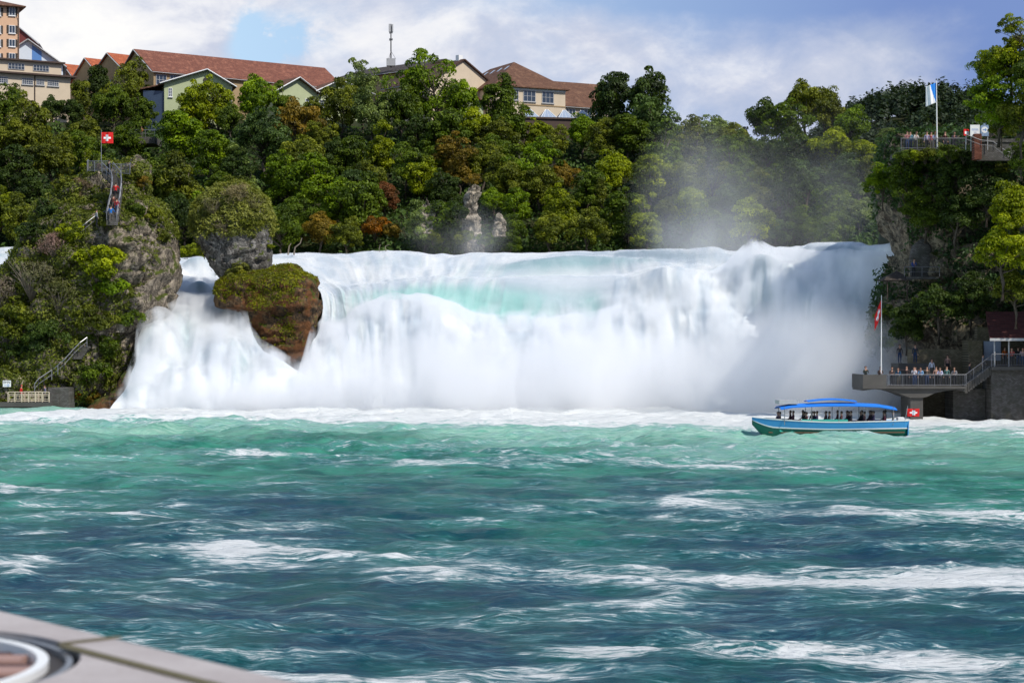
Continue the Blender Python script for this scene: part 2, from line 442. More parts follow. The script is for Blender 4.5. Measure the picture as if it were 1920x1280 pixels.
# ------------------------------------------------------------------ waterfalls
def catmull(ctrl, n):
    """ctrl (k, m, 3): k lines of m columns, resampled to n lines"""
    k = len(ctrl); seg = np.linspace(0, k - 1, n); i = np.clip(seg.astype(int), 0, k - 2); t = (seg - i)[:, None, None]
    p0 = ctrl[np.clip(i - 1, 0, k - 1)]; p1 = ctrl[i]; p2 = ctrl[i + 1]; p3 = ctrl[np.clip(i + 2, 0, k - 1)]
    # limited tangents, so that ledges stay ledges
    m1 = (p2 - p0) * 0.5; m2 = (p3 - p1) * 0.5
    return (2 * t ** 3 - 3 * t ** 2 + 1) * p1 + (t ** 3 - 2 * t ** 2 + t) * m1 * 0.9 + (-2 * t ** 3 + 3 * t ** 2) * p2 + (t ** 3 - t ** 2) * m2 * 0.9


def m_stream_spray(seed):
    m = bpy.data.materials.new('stream_spray'); m.use_nodes = True; m.node_tree.nodes.clear(); q = NT(m.node_tree)
    out = q.new('ShaderNodeOutputMaterial'); p = q.new('ShaderNodeNewGeometry').outputs['Position']
    n = q.noise(q.mapping(p, scale=(0.62, 0.30, 0.055), loc=(seed, 0, 0)), 1.0, 4, 0.55, 0.3); n2 = q.noise(q.mapping(p, scale=(1, 1, 1), loc=(0, seed, 0)), 0.35, 3, 0.55)
    dn = q.math('MULTIPLY', q.rng(q.math('ADD', n, q.math('MULTIPLY', q.math('SUBTRACT', n2, 0.5), 0.6)), 0.36, 0.66), 0.9)
    v = q.new('ShaderNodeVolumePrincipled'); q.set(v, 'Density', dn); v.inputs['Color'].default_value = (0.985, 0.99, 1.0, 1); v.inputs['Anisotropy'].default_value = 0.0
    q.l.new(v.outputs[0], out.inputs['Volume']); return m


def fall_patch(name, lines, nu, nv, seed, skew=None, bumps=(), clear=(), teal=(), amp=0.5, wave=0.55, label=None, veil=1.5, mid=None, vs=(0.25, 0.6)):
    """lines: list of (px[], py[] or None for the pool level, D[])"""
    u = np.linspace(0, 1, nu); rows = []
    for pxs, pys, Ds in lines:
        k = np.linspace(0, 1, len(pxs)); px = np.interp(u, k, pxs)
        D = np.interp(u, k, Ds); py = np.interp(u, k, pys) if pys is not None else 640 + F * (EYE + 0.35) / D
        ker = np.hanning(max(3, nu // 14)); ker /= ker.sum(); pad = len(ker) // 2
        sm = lambda a: np.convolve(np.pad(a, pad, mode='edge'), ker, 'valid')[:nu]
        D = sm(D); py = sm(py)
        rows.append(np.stack([(px - 960) / F * D, D, EYE + (640 - py) / F * D], -1))
    C = catmull(np.array(rows), nv)
    px = C[..., 0] / C[..., 1] * F + 960; py = 640 - (C[..., 2] - EYE) / C[..., 1] * F
    du = np.gradient(C, axis=1); dv = np.gradient(C, axis=0)
    N = np.cross(du, dv); N /= np.linalg.norm(N, axis=-1, keepdims=True) + 1e-9
    N *= np.sign(np.mean(N @ np.array([0, -1.0, 0.6])))
    arc = np.cumsum(np.linalg.norm(dv, axis=-1), axis=0)
    across = np.cumsum(np.linalg.norm(du, axis=-1)[mid if mid is not None else nv // 2])[None, :] + 0 * arc
    sk = np.interp(px, *skew) if skew else 0.0
    X0 = across + sk * (arc - arc[:1]) * 1.0
    w = fbm(X0 * .10, arc * .03, 3, 3, seed)
    d = amp * fbm(X0 * .16 + w, arc * .05, 0, 4, seed + 1) + 0.04 * amp * fbm(X0 * 0.8, arc * .05, 5, 3, seed + 2)
    bil = fbm(C[..., 0] * .17, C[..., 2] * .22, C[..., 1] * .15, 4, seed + 3)
    low = sstep(12, 3, C[..., 2]); d = d + wave * (0.35 + low) * bil
    led = fbm(X0 * .10, arc * .30, 7, 3, seed + 12); d = d + 0.25 * amp * np.clip(led * 2.2, -.6, 1) * sstep(1, 5, arc)      # ledges the water shoots over
    chute = fbm(X0 * .22, arc * .035, 2, 4, seed + 14); d = d + 0.3 * amp * (0.5 - np.abs(chute) * 2.0) * sstep(3, 9, arc)
    up = np.zeros_like(d)
    for bx, by, rx, ry, a in bumps:
        g = np.exp(-(((px - bx) / rx) ** 2 + ((py - by) / ry) ** 2) ** 1.3); d = d + a * g; up = up + 0.35 * a * g
    top = sstep(0, 0.06, (np.arange(nv) / (nv - 1))[:, None] + 0 * d)
    V = C + N * (d * top)[..., None]; V[..., 2] += up * top
    # ragged crest line
    V[..., 2] += 0.28 * fbm(C[..., 0] * .28, C[..., 1] * .1, 1, 4, seed + 7) * sstep(0.30, 0.05, (np.arange(nv) / (nv - 1))[:, None] + 0 * d)
    def field(spec, base):
        f = np.full_like(d, base)
        for bx, by, rx, ry, a in spec: f = f + 0.8 * a * np.exp(-(((px - bx) / rx) ** 2 + ((py - by) / ry) ** 2))
        return np.clip(f, 0, 1.2)
    cl = field(clear, 0.18); tl = field(teal, 0.35)
    flow = np.stack([X0, arc, 0 * arc], -1).reshape(-1, 3)
    me = mesh_np(name, V.reshape(-1, 3), grid_faces(nv, nu), [M['falls']], True,
                 attrs={'flow': ('POINT', flow), 'clear': ('POINT', cl.ravel()), 'teal': ('POINT', tl.ravel()), 'froth_shade_lift': ('POINT', np.maximum(sstep(7.5, 1.5, V[..., 2]), 1.25 * sstep(1330, 1470, px) * (1 - np.clip(cl, 0, 1))).ravel())})  # foam white near the foot, plus colour lightened where the cliff shades the stream
    o = link(name, me, kind='structure', label=label)
    if veil:        # airborne water: a loose layer of spray carried down in front of the solid stream
        st = 4; sub = lambda a: a[::st, ::st]
        prog = (np.arange(nv) / (nv - 1))[:, None] + 0 * d
        early = 0.34 * sstep(1260, 1420, px); th = veil * (0.05 + 1.0 * sstep(0, 1, (prog - vs[0] + early) / (vs[1] - vs[0]))) * (1 + 0.5 * fbm(X0 * .2, arc * .1, 9, 3, seed + 20))
        A = sub(V - N * 0.35); B = sub(V + N * th[..., None]); nr, nc = A.shape[:2]; b0 = nr * nc
        fA = grid_faces(nr, nc); fB = grid_faces(nr, nc)[:, ::-1] + b0; e = []
        def side(idx): idx = np.asarray(idx); return np.stack([idx[:-1], idx[1:], idx[1:] + b0, idx[:-1] + b0], -1)
        I = np.arange(nr * nc).reshape(nr, nc); Fs = np.vstack([fA, fB, side(I[0])[:, ::-1], side(I[-1]), side(I[:, 0]), side(I[:, -1])[:, ::-1]])
        me2 = mesh_np('falling_spray', np.vstack([A.reshape(-1, 3), B.reshape(-1, 3)]), Fs, [m_stream_spray(seed)], True)
        link('falling_spray', me2, kind='stuff', label='soft airborne spray falling with the ' + name.replace('_', ' '))
    return o


def build_falls():
    c = [490, 540, 600, 650, 700, 800, 900, 1000, 1100, 1200, 1300, 1400, 1500, 1600, 1680, 1760]
    L1 = [478, 478, 478, 479, 477, 476, 474, 474, 471, 468, 468, 467, 462, 457, 457, 460]; D1 = [248, 248, 248, 246, 245, 243, 242, 240, 238, 235, 230, 224, 215, 206, 200, 198]
    L2 = [516, 520, 524, 527, 526, 522, 518, 519, 519, 512, 500, 492, 478, 474, 478, 485]; D2 = [236, 234, 232, 232, 231, 230, 229, 228, 227, 224, 221, 216, 209, 202, 197, 195]
    L3 = [545, 550, 556, 552, 543, 531, 525, 523, 526, 536, 530, 522, 512, 505, 505, 510]; D3 = [222, 222, 221, 221, 221, 221, 220, 219, 218, 215, 214, 210, 206, 201, 198, 198]
    L4 = [640, 640, 630, 640, 620, 620, 620, 620, 620, 625, 635, 625, 610, 600, 600, 610]; D4 = [212, 212, 213, 213, 214, 214, 214, 213, 212, 210, 208, 205, 202, 198, 196, 197]
    D5 = [200, 200, 200, 201, 202, 203, 203, 202, 201, 199, 198, 197, 195, 193, 193, 194]
    D0 = [d + 22 for d in D1]; L0 = [l + 1 for l in L1]
    L0 = [640 - (640 - l) * d1 / d0 + 6 for l, d0, d1 in zip(L1, D0, D1)]
    cl = lambda m: [max(x, m + (x - 490) * 0.25) if x < m + 60 else x for x in c]
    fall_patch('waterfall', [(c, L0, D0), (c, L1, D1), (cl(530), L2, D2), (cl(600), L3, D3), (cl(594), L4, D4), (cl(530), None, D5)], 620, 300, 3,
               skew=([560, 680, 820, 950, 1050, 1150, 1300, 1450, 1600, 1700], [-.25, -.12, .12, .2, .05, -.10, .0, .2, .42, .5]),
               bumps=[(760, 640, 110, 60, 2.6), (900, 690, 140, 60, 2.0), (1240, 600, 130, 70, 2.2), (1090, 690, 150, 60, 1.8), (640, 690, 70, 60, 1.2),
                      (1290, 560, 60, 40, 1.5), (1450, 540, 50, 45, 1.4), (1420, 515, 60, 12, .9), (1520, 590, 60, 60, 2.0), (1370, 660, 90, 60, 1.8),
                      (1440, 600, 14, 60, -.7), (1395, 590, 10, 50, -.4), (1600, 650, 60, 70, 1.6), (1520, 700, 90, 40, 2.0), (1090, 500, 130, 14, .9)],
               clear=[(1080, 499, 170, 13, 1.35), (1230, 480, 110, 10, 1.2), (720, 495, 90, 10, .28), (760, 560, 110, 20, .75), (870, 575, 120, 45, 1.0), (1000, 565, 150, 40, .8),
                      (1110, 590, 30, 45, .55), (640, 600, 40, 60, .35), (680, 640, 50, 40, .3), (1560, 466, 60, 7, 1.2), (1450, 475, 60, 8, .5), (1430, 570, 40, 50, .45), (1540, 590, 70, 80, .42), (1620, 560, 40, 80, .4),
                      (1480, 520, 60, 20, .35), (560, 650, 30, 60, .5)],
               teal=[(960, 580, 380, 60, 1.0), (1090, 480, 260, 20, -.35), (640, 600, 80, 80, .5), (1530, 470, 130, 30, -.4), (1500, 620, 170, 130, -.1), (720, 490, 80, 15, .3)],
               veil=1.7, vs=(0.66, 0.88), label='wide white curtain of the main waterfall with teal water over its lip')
    # channel between the two rocks
    def row(a, b, py, d, tilt=0.0):
        return ([a, (a + b) / 2, b], [py - tilt, py, py + tilt] if py is not None else None, [d, d, d])
    fall_patch('rock_channel_cascade', [row(285, 450, 486, 262), row(295, 440, 480, 250), row(298, 435, 484, 243), row(300, 432, 497, 239), row(302, 430, 503, 234), row(300, 430, 525, 230),
                                row(300, 435, 531, 226), row(298, 445, 560, 222), row(298, 462, 576, 217), row(292, 468, 605, 213), row(272, 478, 636, 210), row(260, 500, 664, 207), row(256, 560, 700, 204.5), row(236, 620, 735, 202), row(205, 660, None, 200)], 240, 300, 40,
               bumps=[(300, 652, 42, 38, 1.7), (418, 680, 48, 40, 1.6), (508, 722, 40, 30, 1.2), (352, 725, 50, 30, 1.3), (262, 715, 26, 30, .9), (375, 548, 22, 9, 1.1), (330, 516, 16, 6, .8), (372, 500, 26, 5, .8), (450, 592, 10, 18, .8), (455, 745, 40, 18, .9), (352, 655, 14, 40, -.7), (382, 690, 10, 40, -.4), (462, 700, 10, 40, -.6), (425, 700, 7, 50, -.35), (440, 700, 6, 50, .3)],
               clear=[(365, 501, 40, 4, .8), (335, 527, 30, 4, .9), (375, 550, 24, 9, .8), (430, 578, 28, 8, .8), (440, 705, 10, 50, .8), (352, 665, 12, 36, .5), (322, 720, 8, 30, .6), (458, 690, 7, 40, .6), (545, 735, 14, 30, .5), (335, 615, 34, 34, .35), (400, 612, 50, 30, .3), (290, 660, 20, 40, .3), (465, 720, 14, 50, .55), (240, 745, 22, 14, .9)],
               teal=[(360, 610, 90, 50, .6), (300, 520, 200, 40, -.3)], amp=0.55, wave=0.75,
               label='stepped white cascade pouring through the gap between the two rocks', mid=120)
    c2 = [-150, -60, 0, 60, 110]
    fall_patch('side_branch_rapid', [(c2, [462] * 5, [280] * 5), (c2, [464, 464, 466, 470, 472], [262] * 5), (c2, [482] * 5, [252] * 5), (c2, [500] * 5, [244] * 5), (c2, [560] * 5, [232] * 5), (c2, [640] * 5, [226] * 5), (c2, [760] * 5, [222] * 5)], 140, 120, 70,
               clear=[(10, 478, 60, 6, .6)], amp=0.7, wave=0.6, veil=0, label='small white rapid beside the flag rock, mostly hidden by its shrubs')
    me = mesh_np('upper_river', np.array([(-110, 262, 17.4), (-20, 262, 17.4), (10, 256, 17.3), (28, 238, 17.0), (45, 222, 16.9), (90, 222, 16.9), (120, 300, 17.2), (-120, 300, 17.4)]), np.array([list(range(8))]), [M['falls']])
    link('upper_river', me, kind='structure')
build_falls()


# ------------------------------------------------------------------ terrain
def slope_z(X, Y):
    """wooded bank behind the falls and the plateau above it"""
    X = np.asarray(X, float); Y = np.asarray(Y, float)
    top = 46.0 - 14.0 * sstep(28, 62, X) - 3.0 * sstep(5, 28, X) + 4 * sstep(80, 110, X)
    foot = 261.0 - 22 * sstep(20, 66, X)
    z = 16.6 + np.clip(Y - foot, 0, 1e3) * 0.46
    z = z - 1.5 * sstep(0, -4, Y - foot)
    soft = 3.0; z = -np.log(np.exp(-z / soft) + np.exp(-top / soft)) * soft
    return z + 1.1 * fbm(X * .05, Y * .05, 1, 4, 101)


def build_terrain():
    xs = np.linspace(-190, 190, 230); ys = np.concatenate([np.linspace(226, 340, 110), np.linspace(344, 560, 50)])
    Y, X = np.meshgrid(ys, xs, indexing='ij'); Z = slope_z(X, Y) + 0.35 * fbm(X * .4, Y * .4, 2, 3, 107)
    Z = np.where(Y < 262 - 22 * sstep(20, 66, X) - 5, 4.0, Z)
    me = mesh_np('hillside', np.stack([X, Y, Z], -1).reshape(-1, 3), grid_faces(*X.shape), [M['soil']], True)
    o = link('hillside_terrain', me, kind='structure', label='steep wooded river bank rising behind the falls')
    xs = np.linspace(-260, 420, 90); ys = np.linspace(560, 1000, 50)
    Y, X = np.meshgrid(ys, xs, indexing='ij')
    Z = 20 + 78 * np.exp(-((X - 158) / 78) ** 2) * sstep(600, 740, Y) + 8 * fbm(X * .012, Y * .012, 4, 4, 111)
    me = mesh_np('far_hill', np.stack([X, Y, Z], -1).reshape(-1, 3), grid_faces(*X.shape), [M['soil']], True)
    link('far_hill', me, kind='structure', label='distant dark wooded hill behind the viewing terrace flag')
    # the ground everything stands on, out to the horizon
    me = mesh_np('riverbed', np.array([(-3000, -300, -3.0), (3000, -300, -3.0), (3000, 5000, -3.0), (-3000, 5000, -3.0)]), np.array([[0, 1, 2, 3]]), [M['soil']])
    link('ground', me, kind='structure')
build_terrain()


# ------------------------------------------------------------------ rocks
def rock_mesh(rows, D, ratio, seed, nz=90, na=130, amp=0.5, strata=0.25, shift=None, mat=None, yc=None, facets=1.0):
    """rows: (py, px_left, px_right) outline as seen, at distance D; ratio: depth / half width (capped)"""
    rows = sorted(rows); py = np.array([r[0] for r in rows], float)
    z = EYE + (640 - py) / F * D; xl = (np.array([r[1] for r in rows], float) - 960) / F * D; xr = (np.array([r[2] for r in rows], float) - 960) / F * D
    zz = np.linspace(z.min(), z.max(), nz); l = np.interp(zz, z[::-1], xl[::-1]); r = np.interp(zz, z[::-1], xr[::-1])
    a = np.maximum((r - l) / 2, 0.15); cx = (l + r) / 2
    b = np.minimum(a * ratio[0], ratio[1])
    th = np.linspace(0, 2 * np.pi, na, endpoint=False)
    cc = np.cos(th)[None]; ss = np.sin(th)[None]
    e = 0.8
    X = cx[:, None] + a[:, None] * np.sign(cc) * np.abs(cc) ** e; Y = D + b[:, None] * np.sign(ss) * np.abs(ss) ** e
    Z = zz[:, None] + 0 * X
    if shift: Y = Y + np.interp(zz, shift[0], shift[1])[:, None]
    n = fbm(X * .22, Y * .22, Z * .22, 5, seed, .55) * amp * 1.6
    n = n + strata * (np.abs(vnoise(X * .15, Y * .15, Z * 1.1, seed + 9)) - .4) + 0.30 * amp * fbm(X * 1.3, Y * 1.3, Z * 1.6, 4, seed + 4)
    # angular blocks: every block is a tilted facet of its own
    rg = np.random.default_rng(seed); vol = np.array([X.ravel(), Y.ravel(), Z.ravel()]).T; K = int(np.clip(len(zz) * 2.2 * facets, 30, 400)); sp = vol[rg.choice(len(vol), K)] + rg.normal(0, .3, (K, 3))
    gr = rg.normal(0, .30, (K, 3)) * np.array([1, 1, .7]); of = rg.normal(0, .30, K); best = np.full(len(vol), 1e9); fd = np.zeros(len(vol)); w = np.array([1, 1, 1.35])
    wv = vol + 0.5 * np.stack([vnoise(vol[:, 0] * .8, vol[:, 1] * .8, vol[:, 2] * .8, seed + s) for s in (1, 2, 3)], 1)
    for k_ in range(K):
        dd = (((wv - sp[k_]) * w) ** 2).sum(1); m_ = dd < best; best[m_] = dd[m_]; fd[m_] = of[k_] + ((vol[m_] - sp[k_]) @ gr[k_])
    n = n + np.clip(fd, -1.4, 1.4).reshape(X.shape) * amp * 0.95
    X = X + n * cc * 0.75; Y = Y + n * ss * 1.3; Z = Z + 0.3 * n
    V = np.stack([X, Y, Z], -1).reshape(-1, 3)
    i = np.arange(nz - 1)[:, None] * na; j = np.arange(na)[None]; k = (j + 1) % na
    Fq = np.stack([i + j, i + k, i + na + k, i + na + j], -1).reshape(-1, 4)
    top = V[-na:].mean(0) + np.array([0, 0, 0.25]); V = np.vstack([V, top, V[-na:] * .5 + top * .5]); t0 = nz * na
    jj = np.arange(na); kk = (jj + 1) % na; L = (nz - 1) * na
    F2 = np.stack([L + jj, L + kk, t0 + 1 + kk, t0 + 1 + jj], -1); F3 = np.stack([t0 + 1 + jj, t0 + 1 + kk, np.full(na, t0), np.full(na, t0)], -1)
    me = bpy.data.meshes.new('rock')
    faces = [tuple(f) for f in np.vstack([Fq, F2]).tolist()] + [tuple(f[:3]) for f in F3.tolist()]
    me.from_pydata(V.tolist(), [], faces); me.materials.append(mat or M['rock'])
    me.polygons.foreach_set('use_smooth', [True] * len(me.polygons)); me.update()
    return me


def scatter_cards(me_src, n, size, seed, mask=None, off=(0.0, 0.35), up=0.35, long=1.6, clump=0.9):
    """leaf cards over a mesh surface -> verts, faces, tint"""
    rg = np.random.default_rng(seed)
    nv = len(me_src.vertices); co_ = np.empty(nv * 3, np.float32); me_src.vertices.foreach_get('co', co_); co_ = co_.reshape(-1, 3)
    me_src.calc_loop_triangles(); nt = len(me_src.loop_triangles); tr = np.empty(nt * 3, np.int32); me_src.loop_triangles.foreach_get('vertices', tr); tr = tr.reshape(-1, 3)
    A, B, Cc = co_[tr[:, 0]], co_[tr[:, 1]], co_[tr[:, 2]]; cr = np.cross(B - A, Cc - A); ar = np.linalg.norm(cr, axis=1); nrm = cr / (ar[:, None] + 1e-9)
    pick = rg.choice(nt, n, p=ar / ar.sum()); r1 = np.sqrt(rg.random(n)); r2 = rg.random(n)
    p = A[pick] * (1 - r1)[:, None] + B[pick] * (r1 * (1 - r2))[:, None] + Cc[pick] * (r1 * r2)[:, None]; nn = nrm[pick]
    if mask is not None:
        k = mask(p, nn, rg); p = p[k]; nn = nn[k]; n = len(p)
    cl = fbm(p[:, 0] * clump, p[:, 1] * clump, p[:, 2] * clump, 3, seed)
    p = p + nn * (off[0] + (off[1] - off[0]) * np.clip(rg.random(n) * (0.6 + 1.2 * cl), 0, 1.6))[:, None]
    d = nn * 0.7 + rg.normal(0, .55, (n, 3)) + np.array([0, 0, up])
    tint = np.clip(0.5 + 0.55 * cl + rg.normal(0, .16, n), 0, 1)
    V, Fq = cards(p, d, size * (0.6 + 0.8 * rg.random(n)), rg, long)
    return V, Fq, tint


def cards(p, d, s, rg, long=1.5):
    n = len(p); d = d / (np.linalg.norm(d, axis=1, keepdims=True) + 1e-9)
    t = np.cross(d, rg.normal(0, 1, (n, 3))); t /= np.linalg.norm(t, axis=1, keepdims=True) + 1e-9; b = np.cross(d, t)
    s = s[:, None]; V = np.stack([p - t * s * long * .5, p - b * s * .42 + d * s * .12, p + t * s * long * .5, p + b * s * .42 + d * s * .12], 1)
    return V.reshape(-1, 3), np.arange(4 * n).reshape(-1, 4)


def color_of(o, c): o.color = (*c, 1.0); return o


GRASSY = (0.075, 0.085, 0.018); DKG = (0.020, 0.050, 0.010)
ROCKS = {}


def bvh_of(me): return BVHTree.FromPolygons([v.co[:] for v in me.vertices], [p.vertices[:] for p in me.polygons])


def hit(name, px, py, off=0.0):
    """the surface point of a rock that the photograph shows at (px, py)"""
    o = Vector((0, 0, EYE)); d = Vector(((px - 960) / F, 1, (640 - py) / F)).normalized()
    r = ROCKS[name].ray_cast(o, d)
    if r[0] is None: return None
    return r[0] - d * off


def build_rocks():
    rows = [(311, 165, 262), (330, 152, 272), (345, 135, 273), (370, 105, 280), (395, 82, 300), (430, 58, 322), (465, 42, 331), (490, 30, 333), (520, 5, 328), (545, -12, 316), (580, -35, 312),
            (605, -60, 304), (625, -75, 285), (640, -85, 268), (690, -100, 258), (730, -110, 235), (775, -118, 205), (800, -118, 200)]
    me = rock_mesh(rows, 213, (0.95, 9.0), 5, 150, 220, 0.75, 0.35, shift=([0, 8, 16, 24, 28], [-1.0, 0.5, 0.0, 1.0, 2.0]))
    ROCKS['flag'] = bvh_of(me)
    o = link('rock', me, label='tall overgrown limestone rock carrying the red flag and the stairway', cat='rock')
    def mk(p, nn, rg):
        px = p[:, 0] / p[:, 1] * F + 960; py = 640 - (p[:, 2] - EYE) / p[:, 1] * F
        a = 0.02 + fbm(p[:, 0] * .25, p[:, 1] * .25, p[:, 2] * .25, 4, 8) + 0.35 * nn[:, 2]
        a = a + 0.45 * sstep(210, 120, px) - 0.70 * np.exp(-(((px - 280) / 24) ** 2 + ((py - 425) / 34) ** 2)) - 0.75 * np.exp(-(((px - 228) / 34) ** 2 + ((py - 480) / 58) ** 2)) - 0.6 * sstep(275, 305, px) * sstep(430, 470, py) - 0.6 * np.exp(-(((px - 262) / 10) ** 2 + ((py - 365) / 24) ** 2))
        return a > rg.normal(0, .10, len(p))
    V, Fq, t = scatter_cards(me, 150000, 0.20, 3, mk, (0, 0.6))
    g = link('creeping_vegetation', mesh_np('cover', V, Fq, [M['leaf']], attrs={'tint': ('FACE', t)}), kind='stuff', label='low scrub and grass growing over the flag rock'); color_of(g, (0.088, 0.108, 0.020))
    # the mushroom-shaped stack
    rows = [(348, 408, 462), (358, 392, 480), (372, 378, 494), (392, 368, 503), (420, 364, 508), (450, 371, 509), (475, 382, 512), (495, 391, 514), (510, 402, 510), (522, 410, 500), (540, 424, 492), (580, 430, 490)]
    me = rock_mesh(rows, 217, (0.9, 4.2), 15, 90, 130, 0.45, 0.25, mat=m_rock((0.30, 0.28, 0.25), (0.07, 0.065, 0.06), 0.1))
    ROCKS['stack'] = bvh_of(me)
    link('rock_stack', me, label='bulbous grey limestone stack with a shaggy grass cap and undercut foot', cat='rock')
    def mk(p, nn, rg):
        py = 640 - (p[:, 2] - EYE) / p[:, 1] * F
        a = sstep(462, 396, py) * 1.2 - 0.42 + 0.6 * fbm(p[:, 0] * .4, p[:, 1] * .4, p[:, 2] * .4, 4, 18)
        return a > rg.normal(0, .12, len(p))
    V, Fq, t = scatter_cards(me, 60000, 0.17, 5, mk, (0, 0.55), up=0.7, long=2.4)
    g = link('shaggy_grass', mesh_np('cover', V, Fq, [M['leaf']], attrs={'tint': ('FACE', t)}), kind='stuff', label='shaggy grass cap on the limestone stack'); color_of(g, (0.150, 0.165, 0.042))
    # the block at its foot
    rows = [(497, 520, 556), (504, 508, 566), (514, 440, 574), (522, 425, 592), (530, 415, 597), (545, 407, 599), (565, 404, 601), (577, 406, 601), (584, 448, 600), (600, 456, 597), (640, 466, 590), (670, 480, 584), (700, 500, 576), (740, 515, 570), (772, 520, 565)]
    me = rock_mesh(rows, 214.5, (0.7, 5.0), 25, 110, 150, 0.42, 0.3, mat=M['rock_wet'])
    ROCKS['block'] = bvh_of(me)
    link('mossy_rock', me, label='rust brown and mossy rock block at the foot of the limestone stack', cat='rock')
    def mk(p, nn, rg):
        px = p[:, 0] / p[:, 1] * F + 960; py = 640 - (p[:, 2] - EYE) / p[:, 1] * F
        a = -0.14 + 0.9 * fbm(p[:, 0] * .5, p[:, 1] * .5, p[:, 2] * .35, 4, 28) + 0.5 * nn[:, 2] + 0.55 * sstep(590, 500, py) - 0.7 * sstep(545, 580, px) * sstep(505, 530, py) - 0.5 * sstep(620, 680, py) - 0.7 * sstep(470, 440, px) * sstep(545, 560, py)
        return a > rg.normal(0, .10, len(p))
    V, Fq, t = scatter_cards(me, 45000, 0.14, 6, mk, (0, 0.3), up=-0.2, long=1.8)
    g = link('hanging_moss', mesh_np('cover', V, Fq, [M['leaf']], attrs={'tint': ('FACE', t)}), kind='stuff', label='hanging yellow green moss on the rust brown rock block'); color_of(g, (0.120, 0.130, 0.014))
    # low wet boulder at the waterline beside the flag rock
    rows = [(697, 236, 256), (705, 228, 262), (725, 222, 262), (742, 205, 258), (752, 180, 250), (765, 165, 245), (775, 160, 245)]
    me = rock_mesh(rows, 205, (0.9, 2.2), 35, 40, 60, 0.3, 0.2, mat=M['rock_wet'])
    link('boulder', me, label='dark wet boulder at the foot of the flag rock beside the cascade', cat='boulder')


build_rocks()


# ------------------------------------------------------------------ cliff on the castle side
def build_cliff():
    rows = [(262, 1690, 2900), (280, 1668, 2900), (320, 1668, 2900), (370, 1652, 2900), (395, 1655, 2900), (430, 1664, 2900), (470, 1672, 2900), (500, 1678, 2900), (540, 1668, 2900), (580, 1654, 2900),
            (640, 1648, 2900), (680, 1660, 2900), (700, 1680, 2900), (735, 1742, 2900), (775, 1790, 2900), (830, 1800, 2900)]
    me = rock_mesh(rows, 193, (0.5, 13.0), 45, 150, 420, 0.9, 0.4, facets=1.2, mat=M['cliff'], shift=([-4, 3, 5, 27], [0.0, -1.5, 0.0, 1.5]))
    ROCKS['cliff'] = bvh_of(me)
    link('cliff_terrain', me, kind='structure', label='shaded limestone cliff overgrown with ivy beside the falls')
    def mk(p, nn, rg):
        px = p[:, 0] / p[:, 1] * F + 960; py = 640 - (p[:, 2] - EYE) / p[:, 1] * F
        a = 0.30 + 0.9 * fbm(p[:, 0] * .16, p[:, 1] * .16, p[:, 2] * .16, 4, 48) + 0.3 * nn[:, 2]
        for bx, by, rx, ry, s in ((1668, 430, 22, 55, 1.2), (1733, 480, 22, 40, .9), (1690, 470, 14, 60, .6), (1840, 660, 40, 50, 1.6), (1760, 660, 90, 24, 1.5), (1800, 720, 90, 40, 1.6), (1810, 428, 20, 14, .9), (1680, 690, 60, 30, 1.2)):
            a = a - s * np.exp(-(((px - bx) / rx) ** 2 + ((py - by) / ry) ** 2))
        return (a > rg.normal(0, .10, len(p))) & (px < 2250)
    V, Fq, t = scatter_cards(me, 230000, 0.27, 9, mk, (0, 1.1), up=-0.1, clump=0.5)
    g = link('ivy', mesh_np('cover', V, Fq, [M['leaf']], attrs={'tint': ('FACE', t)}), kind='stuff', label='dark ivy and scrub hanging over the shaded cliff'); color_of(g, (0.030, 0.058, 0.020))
    # the hill behind and beside it, which shades the cliff (it carries the castle, outside the picture)
    xs = np.linspace(34, 190, 90); ys = np.linspace(118, 262, 90); Y, X = np.meshgrid(ys, xs, indexing='ij')
    e = 39.5 + 0 * Y
    Z = np.where(Y > 178, 24.5, -2.0) + 0 * X
    Z = -2.5 + 27.5 * sstep(182, 192, Y) * sstep(40.0, 43.5, X - 0.02 * (Y - 190)) * sstep(255, 225, Y)
    Z = Z + 26 * sstep(50, 68, X - 0.28 * (Y - 172)) * sstep(150, 165, Y) + 3.0 * sstep(44, 52, X - 0.2 * (Y - 185)) * sstep(182, 192, Y)
    Z = Z + 0.8 * fbm(X * .1, Y * .1, 3, 4, 120)
    me = mesh_np('castle_hill', np.stack([X, Y, Z], -1).reshape(-1, 3), grid_faces(*X.shape), [M['soil']], True)
    ROCKS['hill'] = bvh_of(me)
    link('castle_hill', me, kind='structure', label='wooded hill rising beside the cliff')
build_cliff()

